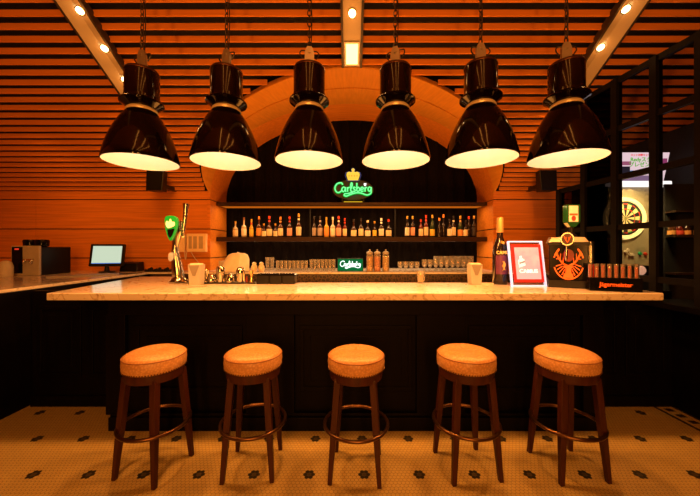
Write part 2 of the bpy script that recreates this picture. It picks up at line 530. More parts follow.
struct('wall_right', MB().box(3.78, 3.86, -3.5, 4.26, 0, 2.88), M['black'])
wlo = struct('wall_low', MB().box(3.065, 3.16, -3.5, 3.0, 0, 0.975), M['darkwood'])
MB().box(2.72, 3.16, -0.5, 2.875, 0.976, 1.02).build('ledge', M['darkwood'], wlo)

# ceiling beams carrying the downlights
def beam(i, xc, w, y0, y1, flat=False):
    mb = MB()
    xs = [xc - w/2, xc + (0.02 if xc < 0 else -0.02 if xc > 1 else 0), xc + w/2]
    offs = [0.055, 0.030, 0.055] if not flat else [0.03, 0.03, 0.03]
    for (a, oa), (b, ob) in zip(zip(xs, offs), zip(xs[1:], offs[1:])):
        mb.hexa([S(a, y0, oa), S(b, y0, ob), S(b, y1, ob), S(a, y1, oa), S(a, y0, -.02), S(b, y0, -.02), S(b, y1, -.02), S(a, y1, -.02)])
    o = struct('trim_%d' % i, mb, M['beam'])
    ed = MB()
    for s_ in (-1, 1):
        a = xc + s_ * w/2; b = a + s_ * 0.022
        a, b = sorted((a, b))
        ed.hexa([S(a, y0, .06), S(b, y0, .06), S(b, y1, .06), S(a, y1, .06), S(a, y0, -.02), S(b, y0, -.02), S(b, y1, -.02), S(a, y1, -.02)])
    ed.build('beam_edge', M['beamedge'], o)
    return o
beam(5, -2.525, 0.20, 0.8, 3.72)
beam(6, 2.56, 0.20, 0.8, 3.72)
beam(7, 0.02, 0.17, 0.8, 3.26, True)

def downlight(x, y, off, label, w=0.5):
    t = thing('downlight', label, 'ceiling light', S(x, y, off), group='downlights in the ceiling beams')
    t.rotation_euler.x = -ang
    MB().lathe([(0.034, 0.0), (0.040, 0.0), (0.040, -0.012), (0.034, -0.012), (0.034, 0.0)], 16).build('rim', M['steel'], t, smooth=True)
    MB().lathe([(0.0, -0.022), (0.018, -0.019), (0.029, -0.010), (0.031, 0.0), (0, 0)], 16).build('bulb', M['downlight'], t, smooth=True)
    p = S(x, y, off + 0.07)
    lamp('downlight_glow', 'POINT', p, w, shadow_soft_size=0.03)
for yy, nm in ((2.836, 'uppermost glowing downlight in the left sloping ceiling beam'), (3.115, 'middle glowing downlight of three in the left ceiling beam'),
               (3.394, 'lowest downlight of left ceiling beam, half behind the leftmost pendant lamp')):
    downlight(-2.47, yy - 0.02, 0.045, nm)
for yy, nm in ((2.826, 'uppermost glowing downlight in the right sloping ceiling beam'), (3.107, 'lower glowing downlight in the right ceiling beam, above black metal frame')):
    downlight(2.515, yy - 0.02, 0.045, nm)
downlight(0.02, 2.84, 0.03, 'round glowing downlight in the centre ceiling beam above the arch', 0.4)
t = thing('square_light', 'bright square recessed light at the lower end of the centre ceiling beam', 'ceiling light', S(0.02, 3.15, 0.032))
t.rotation_euler.x = -ang
MB().box(-0.062, 0.062, -0.10, 0.10, -0.006, 0.0).build('diffuser', M['squarelight'], t)
fr = MB()
for a in ((-0.075, -0.06, -0.115, 0.115), (0.06, 0.075, -0.115, 0.115), (-0.06, 0.06, -0.115, -0.10), (-0.06, 0.06, 0.10, 0.115)):
    fr.box(a[0], a[1], a[2], a[3], -0.012, 0.0)
fr.build('frame', M['steel'], t)
lamp('square_light_glow', 'POINT', S(0.02, 3.15, 0.12), 1.5, shadow_soft_size=0.05)

# ------------------------------------------------------------------ bar counter
BZ = 1.15
bar = thing('bar_counter', 'long black panelled bar counter with cream marble top', 'bar counter', (0, 2.5, 0))
def wl(mb): # world -> bar local
    mb.v = [v - Vector((0, 2.5, 0)) for v in mb.v]; return mb
top = MB().prism([(-2.35, 2.36), (2.43, 2.36), (2.43, 3.10), (-1.86, 3.10), (-2.16, 3.74), (-2.58, 3.74)], BZ - 0.056, BZ, 'Z')
wl(top).build('countertop', M['marble'], bar, bevel=0.006)
body = MB().box(-2.0, 2.09, 2.56, 3.0, 0.0, BZ - 0.057)
body.box(-1.99, 2.08, 2.50, 2.57, BZ - 0.20, BZ - 0.057)          # frieze under the top
for x0, x1 in ((-2.02, -1.86), (-0.86, -0.46), (0.55, 0.95), (1.93, 2.11)):
    body.box(x0, x1, 2.52, 2.57, 0.12, BZ - 0.20)
wl(body).build('cabinet', M['darkwood'], bar, bevel=0.004)
sk = MB().box(-1.98, 2.09, 2.495, 2.6, 0.0, 0.11); sk.box(-1.98, 2.09, 2.515, 2.6, 0.11, 0.135)
wl(sk).build('skirting', M['darkwood'], bar, bevel=0.004)
def panel(x0, x1, z0, z1, yf):
    mb = MB(); w = 0.035
    for a in ((x0, x1, z0, z0 + w), (x0, x1, z1 - w, z1), (x0, x0 + w, z0 + w, z1 - w), (x1 - w, x1, z0 + w, z1 - w)):
        mb.box(a[0], a[1], yf - 0.012, yf + 0.02, a[2], a[3])
    mb.box(x0 + 0.09, x1 - 0.09, yf - 0.006, yf + 0.02, z0 + 0.09, z1 - 0.09)
    return wl(mb)
for x0, x1 in ((-1.80, -0.90), (-0.42, 0.52), (0.99, 1.88)):
    panel(x0, x1, 0.30, 0.85, 2.56).build('panel', M['darkwood'], bar, bevel=0.004)
for x0, x1 in ((-3.02, -2.0), (2.09, 3.06)):
    wg = MB().box(x0, x1, 2.90, 2.97, 0, BZ - 0.06)
    wg.box(x0, x1, 2.88, 2.92, 0.0, 0.10)
    wl(wg).build('wing', M['darkwood'], bar)
    mid = (x0 + x1) / 2
    panel(x0 + 0.06, mid - 0.04, 0.28, 0.95, 2.90).build('panel', M['darkwood'], bar, bevel=0.004)
    panel(mid + 0.04, x1 - 0.06, 0.28, 0.95, 2.90).build('panel', M['darkwood'], bar, bevel=0.004)

# side counter on the left and back counter under the shelves
CZ = 1.13
sc_ = thing('side_counter', 'black side counter with pale top along the left side, holding the till', 'counter', (-4.0, 3.0, 0))
MB().box(-2.45, 0.92, -3.0, 2.03, CZ - 0.03, CZ).build('countertop', M['marble'], sc_, bevel=0.004)
sb = MB().box(-2.4, 0.95 - 0.0, -3.0, 2.0, 0, CZ - 0.031)
for a in (-2.2, -1.2, -0.2, 0.8):
    pass
sb.build('cabinet', M['darkwood'], sc_)
bc = thing('back_counter', 'low back counter under the bottle shelves with dark quilted front', 'counter', (0, 4.6, 0))
MB().box(-3.06, 3.2, 0.0, 0.43, CZ - 0.022, CZ).build('countertop', M['marble'], bc, bevel=0.003)
ext = MB().box(XC - HW + 0.005, XC + HW - 0.005, 0.43, 1.05, CZ - 0.022, CZ); ext.build('rear_top', M['marble'], bc)
MB().box(-3.03, 3.2, 0.03, 0.42, 0.0, CZ - 0.023).build('cabinet', M['quilt'], bc)

# curtain behind the shelves
cu = MB()
N = 240; vs = []; fs = []
for i in range(N + 1):
    x = -2.4 + 4.9 * i / N
    yy = YB + 0.05 + 0.035 * math.sin(x * 23 + 1.2 * math.sin(x * 3.1)) + 0.012 * math.sin(x * 61)
    vs += [(x, yy, 0.95), (x, yy + 0.01 * math.sin(x * 7), 4.0)]
for i in range(N):
    a = 2 * i
    fs.append((a, a + 2, a + 3, a + 1))
cu.add(vs, fs)
tag(cu.build('curtain', M['curtain'], smooth=True), 'dark brown pleated curtain filling the arch behind the bottle shelves', 'curtain')

def shelf(zt, th, label, led):
    t = thing('bar_shelf', label, 'shelf', (XC, 5.25, zt), group='long shelves in the arch')
    MB().box(-HW + 0.004, HW - 0.004, 0, 0.38, -th, 0).build('board', M['shelfwood'], t, bevel=0.003)
    if led:
        MB().box(-2.28, 2.28, 0.10, 0.30, -th - 0.006, -th - 0.001).build('light_strip', M['led'], t)
    for x in (-0.76, 0.80) if led else ():
        MB().box(x - 0.012, x + 0.012, 0.355, 0.378, SH2 - zt + 0.001, -th).build('support', M['blackplastic'], t)
    return t
SH1, SH2 = EYE + 0.787, EYE + 0.189
shelf(SH1, 0.055, 'upper dark shelf with glowing underside, carrying the green neon sign', True)
shelf(SH2, 0.075, 'lower dark shelf carrying the long row of liquor bottles', False)
lamp('shelf_led', 'AREA', (XC, 5.31, SH1 - 0.064), 26, color=(1.0, 0.55, 0.22), rot=(math.radians(0), 0, 0), shape='RECTANGLE', size=4.4, size_y=0.04)
lamp('counter_fill_light', 'AREA', (XC, 5.30, SH2 - 0.080), 24, color=(1.0, 0.6, 0.28), rot=(math.radians(-12), 0, 0), shape='RECTANGLE', size=4.4, size_y=0.04)  # added fill under the lower shelf to brighten the back counter

# ------------------------------------------------------------------ partition of black steel and tinted glass on the right
def PX(y): return 3.10 - 0.10 * y
ps = thing('partition_screen', 'black steel grid partition with tinted panes at right of the bar', 'partition', (PX(3.2), 3.2, 0))
pys = [3.93, 3.56, 3.185, 2.812, 2.47, 2.10]
tops = [2.25, 3.26, 3.26, 3.26, 3.26, 3.26]
dirv = Vector((-0.10, 1, 0)).normalized(); nrm = Vector((1, 0.10, 0)).normalized()
ctr = Vector((PX(3.2), 3.2, 0))
def bar_between(mb, ya, yb, z0, z1, hw=0.022):
    a, b = Vector((PX(ya), ya, 0)) - ctr, Vector((PX(yb), yb, 0)) - ctr
    w = nrm * hw
    q = [a - w, a + w, b + w, b - w]
    mb.hexa([p + Vector((0, 0, z0)) for p in q] + [p + Vector((0, 0, z1)) for p in q])
for yy, zt in zip(pys, tops):
    m_ = MB(); bar_between(m_, yy - 0.03, yy + 0.03, 0.0 if yy > 2.95 else 1.022, zt, 0.036)
    m_.build('post', M['frame'], ps)
for z, ya in ((1.21, 3.93), (1.715, 3.93), (2.23, 3.93), (2.735, 3.56), (3.235, 3.56)):
    m_ = MB(); bar_between(m_, 2.10, ya, z - 0.028, z + 0.028)
    m_.build('rail', M['frame'], ps)
for i in range(5):
    ya, yb = pys[i + 1] + 0.031, pys[i] - 0.031
    m_ = MB(); bar_between(m_, ya, yb, 1.235, tops[i] - 0.03, 0.003)
    m_.build('pane', (M['smoked'], M['smoked_dark'], M['tinted'], M['tinted'], M['tinted'])[i], ps)
lowp = MB(); bar_between(lowp, 2.99, 3.93, 0.05, 1.185, 0.012)
lowp.build('lower_panel', M['frame'], ps)

# ------------------------------------------------------------------ pendant lamps
def make_pendant(label):
    t = thing('pendant_lamp', label, 'pendant lamp', (0, 0, 0), group='industrial pendant lamps over the bar')
    prof = [(0.255, 0.0), (0.261, 0.002), (0.262, 0.012), (0.252, 0.06), (0.237, 0.12), (0.214, 0.19), (0.184, 0.26), (0.150, 0.325), (0.118, 0.372), (0.104, 0.392), (0.096, 0.393)]
    MB().lathe(prof, 48).build('shade', M['enamel'], t, smooth=True)
    MB().lathe([(0.256, 0.001)] + [(r - 0.006, z) for r, z in prof[3:9]] + [(0.0, 0.375)], 48).build('reflector', M['white_enamel'], t, smooth=True)
    MB().lathe([(0, 0.29), (0.03, 0.27), (0.042, 0.235), (0.036, 0.20), (0.0, 0.185)], 16).build('bulb', M['bulb'], t, smooth=True)
    MB().lathe([(0.090, 0.388), (0.106, 0.390), (0.110, 0.400), (0.104, 0.412), (0.094, 0.420)], 36).build('collar', M['collar'], t, smooth=True)
    MB().lathe([(0.098, 0.418), (0.108, 0.424), (0.138, 0.446), (0.151, 0.452), (0.152, 0.462), (0.146, 0.470), (0.126, 0.480), (0.124, 0.500), (0.10, 0.505)], 40).build('flange', M['enamel'], t, smooth=True)
    MB().lathe([(0.119, 0.49), (0.119, 0.690), (0.116, 0.702), (0.106, 0.708)], 40).build('housing', M['enamel'], t, smooth=True)
    MB().lathe([(0.121, 0.690), (0.121, 0.698), (0.115, 0.711), (0.0, 0.716)], 40).build('top_cap', M['bronze'], t, smooth=True)
    b = MB()
    b.prism([(-0.036, 0.712), (0.036, 0.712), (0.036, 0.83), (0.018, 0.876), (-0.018, 0.876), (-0.036, 0.83)], -0.012, 0.012)
    b.lathe([(0.0, -0.02), (0.012, -0.02), (0.012, 0.02), (0, 0.02)], 10, T(0, 0, 0.835) @ RX(PI / 2))
    b.build('bracket', M['dullsteel'], t)
    for sg in (1, -1):
        MB().tube(smooth_path([(sg * 0.028, 0.0, 0.845), (sg * 0.06, 0.01, 0.85), (sg * 0.072, 0.0, 0.82), (sg * 0.05, 0.0, 0.785)]), 0.005, 6).build('clip', M['iron'], t)
    ch = MB()
    z = 0.865; i = 0
    while z < 1.85:
        L_, w = 0.026, 0.013
        pts = []
        for q in range(12):
            a = 2 * PI * q / 12
            pts.append((w * math.cos(a), 0, L_ * math.sin(a) * (1.0)))
        ch.tube(pts, 0.0042, 5, True, T(0, 0, z + L_) @ RZ(PI / 2 * (i % 2)))
        z += 0.041; i += 1
    ch.build('chain', M['iron'], t, smooth=True)
    cd = MB().tube([(0.012, 0.01, 0.86), (0.02, 0.012, 1.1), (0.008, 0.012, 1.4), (0.014, 0.01, 1.85)], 0.004, 6)
    cd.build('cable', M['blackplastic'], t, smooth=True)
    return t
PL = [(142.2, 2.38, 'black enamel pendant lamp at the left end of the row, over the leftmost stool'),
      (226.6, 2.37, 'second black pendant lamp from left, hanging in front of the left arch springing'),
      (309.4, 2.34, 'black pendant lamp left of centre, above left of the green neon sign'),
      (395.4, 2.34, 'black pendant lamp right of centre, above right of the green neon sign'),
      (480.6, 2.30, 'second black pendant lamp from right, hanging in front of the right arch springing'),
      (566.2, 2.29, 'black enamel pendant lamp at the right end, nearest the steel partition')]
pend = None
for u, yy, lb in PL:
    loc = ((u - 350) / F * yy, yy, EYE + 0.665)
    if pend is None:
        pend = make_pendant(lb); pend.location = loc; o = pend
    else:
        o = dup(pend, loc, 0, lb)
    o.rotation_euler.z = random.uniform(-0.5, 0.5)
    lamp('pendant_light', 'SPOT', (loc[0], loc[1], loc[2] + 0.06), PENDANT_W, spot_size=math.radians(150), spot_blend=0.5, shadow_soft_size=0.05)
    lamp('pendant_inner_light', 'POINT', (loc[0], loc[1], loc[2] + 0.15), 1.7, color=(1.0, 0.84, 0.62), shadow_soft_size=0.03)
    # ceiling hook above the chain
# ------------------------------------------------------------------ bar stools
def make_stool(label):
    t = thing('bar_stool', label, 'bar stool', (0, 0, 0), group='bar stools along the counter')
    seat = MB()
    prof = [(0.0, 0.795), (0.03, 0.797), (0.06, 0.803), (0.11, 0.806), (0.15, 0.800), (0.176, 0.787), (0.186, 0.776)]
    prof2 = [(0.190, 0.768), (0.193, 0.735), (0.190, 0.70), (0.183, 0.690), (0.0, 0.688)]
    prof = [(0.0, 0.800), (0.02, 0.801), (0.045, 0.803), (0.075, 0.805), (0.11, 0.806), (0.14, 0.802), (0.165, 0.793), (0.178, 0.786), (0.186, 0.776)]
    seat.lathe(prof + prof2, 72)
    def crease(p):
        r = math.hypot(p.x, p.y - 0.03); a = math.atan2(p.y - 0.03, p.x)
        d = min(abs((a - c + PI) % (2 * PI) - PI) for c in (PI / 2 - 0.1, PI / 2 + 1.9, PI / 2 - 2.0))
        return 0.009 * math.exp(-(d * max(r, 0.02) / 0.022) ** 2) * max(0, 1 - (r / 0.14) ** 2)
    seat.v = [Vector((p.x, p.y, p.z - crease(p))) if p.z > 0.78 else p for p in seat.v]
    seat.build('seat', M['seat'], t, smooth=True)
    pp = MB().tube([(0.189 * math.cos(2*PI*i/48), 0.189 * math.sin(2*PI*i/48), 0.773) for i in range(48)], 0.0035, 6, True)
    pp.build('piping', M['piping'], t, smooth=True)
    st = MB()
    for i in range(72):
        a = 2 * PI * i / 72
        st.lathe([(0.0, 0.006), (0.004, 0.004), (0.0055, 0.0), (0, 0)], 6, RZ(a) @ T(0.188, 0, 0.697) @ RY(PI / 2))
    st.build('nail_trim', M['bronze'], t)
    MB().lathe([(0.0, 0.689), (0.178, 0.689), (0.180, 0.66), (0.176, 0.632), (0.15, 0.630), (0.0, 0.630)], 48).build('apron', M['legwood'], t, smooth=True)
    for sx in (-1, 1):
        for sy in (-1, 1):
            leg = MB()
            tx, ty, bx, by = sx * 0.112, sy * 0.112, sx * 0.157, sy * 0.157
            a, b = 0.021, 0.0135
            mx, my = tx + (bx - tx) * .5, ty + (by - ty) * .5
            rows = [(tx, ty, 0.655, a), (mx, my, 0.33, 0.020), (bx, by, 0.0, b)]
            for (x0, y0, z0, r0), (x1, y1, z1, r1) in zip(rows[1:], rows):
                leg.hexa([(x0-r0, y0-r0, z0), (x0+r0, y0-r0, z0), (x0+r0, y0+r0, z0), (x0-r0, y0+r0, z0),
                          (x1-r1, y1-r1, z1), (x1+r1, y1-r1, z1), (x1+r1, y1+r1, z1), (x1-r1, y1+r1, z1)])
            leg.build('leg', M['legwood'], t, bevel=0.003)
    MB().tube([(0.214 * math.cos(2*PI*i/56), 0.214 * math.sin(2*PI*i/56), 0.312) for i in range(56)], 0.0115, 10, True).build('foot_ring', M['bronze'], t, smooth=True)
    return t
SL = [(-1.335, 2.09, -13.7, 'leftmost bar stool, round tan leather seat turned slightly, below the tap tower'),
      (-0.665, 2.105, 3.0, 'second bar stool from left, tan leather seat, below the black organiser box'),
      (0.042, 2.08, -5.0, 'middle bar stool with tan leather seat, straight below the small lit green sign'),
      (0.797, 2.10, 6.0, 'second bar stool from right, tan leather seat, below the right napkin holder'),
      (1.485, 2.095, 3.5, 'rightmost bar stool, tan leather seat, below the black shot dispenser')]
st0 = None
for x, yy, a, lb in SL:
    if st0 is None:
        st0 = make_stool(lb); st0.location = (x, yy, 0); st0.rotation_euler.z = math.radians(a)
    else:
        dup(st0, (x, yy, 0), math.radians(a), lb)

# ------------------------------------------------------------------ lettering shared by both lit signs
SCRIPT = [
    [(1.75, 1.55), (1.65, 1.9), (1.15, 1.98), (0.55, 1.75), (0.15, 1.2), (0.1, 0.5), (0.45, -0.08), (0.95, -0.2), (1.4, 0.05), (1.55, 0.25)],
    [(2.4, 0.8), (2.05, 1.02), (1.7, 0.75), (1.65, 0.3), (1.95, 0.0), (2.3, 0.3), (2.42, 0.95), (2.42, 0.2), (2.62, 0.02)],
    [(2.85, 0.98), (2.92, 0.0)], [(2.9, 0.55), (3.1, 0.9), (3.38, 0.98)],
    [(3.55, 0.4), (3.9, 1.25), (3.92, 1.85), (3.72, 1.9), (3.62, 1.2), (3.62, 0.3), (3.8, 0.0), (4.02, 0.15)],
    [(4.68, 0.85), (4.4, 1.02), (4.2, 0.8), (4.4, 0.55), (4.64, 0.3), (4.45, 0.02), (4.15, 0.12)],
    [(5.0, 1.95), (4.98, 0.12)], [(4.98, 0.6), (5.3, 0.98), (5.62, 0.6), (5.45, 0.1), (5.0, 0.1)],
    [(5.85, 0.48), (6.45, 0.62), (6.3, 0.98), (5.98, 0.9), (5.84, 0.45), (6.05, 0.03), (6.5, 0.18)],
    [(6.8, 0.98), (6.86, 0.0)], [(6.85, 0.55), (7.05, 0.9), (7.32, 0.98)],
    [(8.15, 0.85), (7.8, 1.02), (7.52, 0.65), (7.65, 0.18), (7.95, 0.12), (8.18, 0.6), (8.22, 0.98), (8.2, -0.2), (7.95, -0.55)],
    [(7.95, -0.55), (7.2, -0.75), (6.0, -0.35), (4.8, -0.28), (3.6, -0.62), (2.7, -1.0), (2.15, -0.85), (2.3, -0.5), (3.0, -0.42), (4.2, -0.15)],
]
LEAF = [(6.95, 1.95), (7.15, 1.78), (7.1, 1.5), (6.85, 1.2), (6.6, 1.5), (6.55, 1.78), (6.75, 1.95), (6.85, 1.82)]
def lettering(mb, sc, r, y, ox=4.15, oz=0.5):
    for stroke in SCRIPT:
        pts = smooth_path([((x - ox) * sc, y, (z - oz) * sc) for x, z in stroke], 5)
        mb.tube(pts, r, 6)
M['neon_core'] = emit_mat('neon_core', (0.25, 1.0, 0.38), 1.2)
M['neon_glow'] = emit_mat('neon_halo', (0.0, 0.9, 0.08), 0.8)
M['neon_gold'] = emit_mat('neon_gold', (1.0, 0.62, 0.06), 1.1)
M['neon_dim'] = emit_mat('neon_amber', (0.75, 0.45, 0.02), 0.7)
M['neon_white'] = emit_mat('neon_white', (1.0, 1.0, 0.95), 1.4)
M['neon_blue'] = emit_mat('neon_blue', (0.25, 0.25, 0.75), 0.25)
M['sign_panel'] = mat('dark_sign_panel', (0.003, 0.006, 0.003), 0.5, noise=0.1)
ns = thing('neon_sign', 'green neon beer sign with gold crown standing on the upper shelf', 'neon sign', (0.055, 5.42, SH1))
cz = 0.255; sc = 0.079
pl = MB().prism([(0.365 * math.cos(2*PI*i/40), cz + 0.0 + 0.185 * math.sin(2*PI*i/40)) for i in range(40)], 0.035, 0.045)
pl.build('backing', M['sign_panel'], ns)
o_ = MB(); lettering(o_, sc, 0.019, 0.018); [setattr(o_, 'v', [v + Vector((0, 0, cz)) for v in o_.v])]
o_.build('halo_tube', M['neon_glow'], ns, smooth=True)  # wider green tube imitates the glow around the neon letters
c_ = MB(); lettering(c_, sc, 0.0085, -0.002); c_.v = [v + Vector((0, 0, cz)) for v in c_.v]
c_.build('script_lettering', M['neon_core'], ns, smooth=True)
MB().prism([((x - 4.15) * sc, cz + (z - 0.5) * sc) for x, z in LEAF], -0.005, 0.02).build('leaf', M['neon_white'], ns)
cr = MB()
crown = [(-0.095, 0.0), (0.095, 0.0), (0.125, 0.09), (0.115, 0.135), (0.07, 0.15), (0.035, 0.14), (0.018, 0.155), (0.03, 0.19), (0.0, 0.215), (-0.03, 0.19), (-0.018, 0.155), (-0.035, 0.14), (-0.07, 0.15), (-0.115, 0.135), (-0.125, 0.09)]
crz = cz + 0.165
cr.prism([(x * 0.95, crz + z) for x, z in crown], 0.0, 0.02)
cro = cr.build('crown', M['neon_gold'], ns)
MB().tube([(x * 1.12, 0.025, crz + z * 1.06 - 0.006) for x, z in crown], 0.006, 6, True).build('crown_outline', M['neon_blue'], cro)
cj = MB()
for x in (-0.07, -0.025, 0.025, 0.07):
    cj.lathe([(0, -0.004), (0.012, 0), (0, 0.004)], 8, T(x, -0.002, crz + 0.075) @ RX(PI/2))
cj.build('jewels', mat('crown_red', (0.6, 0.1, 0.02), 0.3, emit=(0.9, 0.25, 0.02), estr=0.9, noise=0.05), cro)
MB().box(-0.165, 0.165, 0.0, 0.03, 0.02, 0.045).build('base_bar', M['neon_dim'], ns)
ft = MB(); ft.box(-0.3, 0.3, 0.0, 0.06, 0.0, 0.014); ft.box(-0.2, -0.18, 0.03, 0.045, 0.01, 0.1); ft.box(0.18, 0.2, 0.03, 0.045, 0.01, 0.1)
ft.build('stand', M['blackplastic'], ns)
lamp('neon_light', 'POINT', (0.065, 5.30, SH1 + 0.25), 1.2, color=(0.2, 1.0, 0.4), shadow_soft_size=0.1)

gs = thing('lit_sign', 'small lit green sign box with white script, between glasses and fruit jars', 'sign', (0.005, 4.85, CZ))
MB().box(-0.207, 0.207, 0.0, 0.07, 0.0, 0.205).build('housing', M['blackplastic'], gs, bevel=0.004)
MB().box(-0.198, 0.198, -0.004, 0.001, 0.008, 0.197).build('face', emit_mat('sign_green', (0.004, 0.16, 0.035), 0.9), gs)
l_ = MB(); lettering(l_, 0.039, 0.0072, -0.006); l_.v = [v + Vector((0, 0, 0.105)) for v in l_.v]
lo = l_.build('script_lettering', emit_mat('sign_white', (0.85, 1.0, 0.90), 1.6), gs, smooth=True)
MB().prism([((x - 4.15) * 0.038, 0.105 + (z - 0.5) * 0.038) for x, z in LEAF], -0.012, -0.003).build('leaf', M['neon_white'], lo)

# ------------------------------------------------------------------ bottles on the lower shelf
def gm(name, c, r=0.12): return mat(name, c, r, noise=0.1, nscale=12, spec=0.6)
G = {'amber': gm('amber_glass', (0.06, 0.018, 0.005)), 'gold': gm('gold_glass', (0.62, 0.34, 0.04)), 'dark': gm('dark_glass', (0.018, 0.010, 0.006)),
     'green': gm('green_glass', (0.020, 0.035, 0.010)), 'clear': gm('pale_glass', (0.50, 0.42, 0.28)), 'red': gm('red_glass', (0.12, 0.012, 0.006)), 'brown': gm('brown_glass', (0.035, 0.012, 0.005))}
LBL = {'cream': mat('cream_label', (0.86, 0.74, 0.48), 0.6, noise=0.08, nscale=30), 'white': mat('white_label', (0.92, 0.88, 0.76), 0.6, noise=0.06, nscale=30),
       'yellow': mat('yellow_label', (0.85, 0.62, 0.08), 0.6, noise=0.08, nscale=30), 'orange': mat('orange_label', (0.80, 0.36, 0.09), 0.6, noise=0.08, nscale=30),
       'pink': mat('pink_label', (0.85, 0.42, 0.32), 0.6, noise=0.08, nscale=30), 'grey': mat('grey_label', (0.42, 0.36, 0.34), 0.6, noise=0.08, nscale=30),
       'red': mat('red_label', (0.62, 0.06, 0.03), 0.6, noise=0.08, nscale=30), 'black': mat('black_label', (0.03, 0.02, 0.02), 0.5, noise=0.08)}
CAP = {'red': mat('red_cap', (0.55, 0.045, 0.015), 0.35, noise=0.05), 'gold': mat('gold_cap', (0.75, 0.45, 0.07), 0.3, metal=0.5, noise=0.05),
       'black': mat('black_cap', (0.02, 0.015, 0.015), 0.35, noise=0.05), 'white': mat('white_cap', (0.85, 0.78, 0.62), 0.4, noise=0.05),
       'orange': mat('orange_cap', (0.75, 0.24, 0.035), 0.4, noise=0.05), 'brown': mat('brown_cap', (0.20, 0.07, 0.025), 0.4, noise=0.05)}
_bm = {}
def bottle_parts(h, r, sh, nr, body_top):
    # sh: shoulder rise, body_top: height of the straight wall
    prof = [(0.0, 0.0), (r * 0.9, 0.0), (r, 0.008), (r, body_top), (r * 0.93, body_top + sh * 0.3), (r * 0.62, body_top + sh * 0.72), (nr * 1.15, body_top + sh), (nr, body_top + sh * 1.2), (nr, h - 0.02), (nr * 1.1, h - 0.02), (nr * 1.1, h - 0.008), (0, h - 0.008)]
    return prof
def bottle(x, y, z, h, style, glass, lab, cap, label, group='liquor bottles on the lower shelf', extra=None):
    st_ = {'liquor': (0.043, 0.045, 0.014, 0.50), 'wine': (0.037, 0.06, 0.0135, 0.52), 'squat': (0.048, 0.045, 0.016, 0.44), 'slim': (0.034, 0.05, 0.013, 0.50),
           'champ': (0.042, 0.12, 0.014, 0.40), 'small': (0.034, 0.03, 0.013, 0.50)}[style]
    r, sh, nr, bt = st_[0], st_[1], st_[2], st_[3] * h
    t = thing('bottle', label, 'bottle', (x, y, z), group=group)
    MB().lathe(bottle_parts(h, r, sh, nr, bt), 20).build('glass_body', G[glass], t, smooth=True)
    if lab:
        l0, l1 = bt * 0.15, bt * 0.88
        MB().lathe([(r + 0.0005, l0), (r + 0.0018, l0), (r + 0.0018, l1), (r + 0.0005, l1)], 20).build('label', LBL[lab], t, smooth=True)
    if extra:
        MB().lathe([(nr + 0.001, h * 0.72), (nr + 0.003, h * 0.72), (nr + 0.003, h * 0.80), (nr + 0.001, h * 0.80)], 14).build('neck_label', LBL[extra], t, smooth=True)
    MB().lathe([(nr * 1.2, h * 0.86), (nr * 1.25, h * 0.87), (nr * 1.2, h), (0, h)], 14).build('cap', CAP[cap], t, smooth=True)
    return t
BY = 5.36
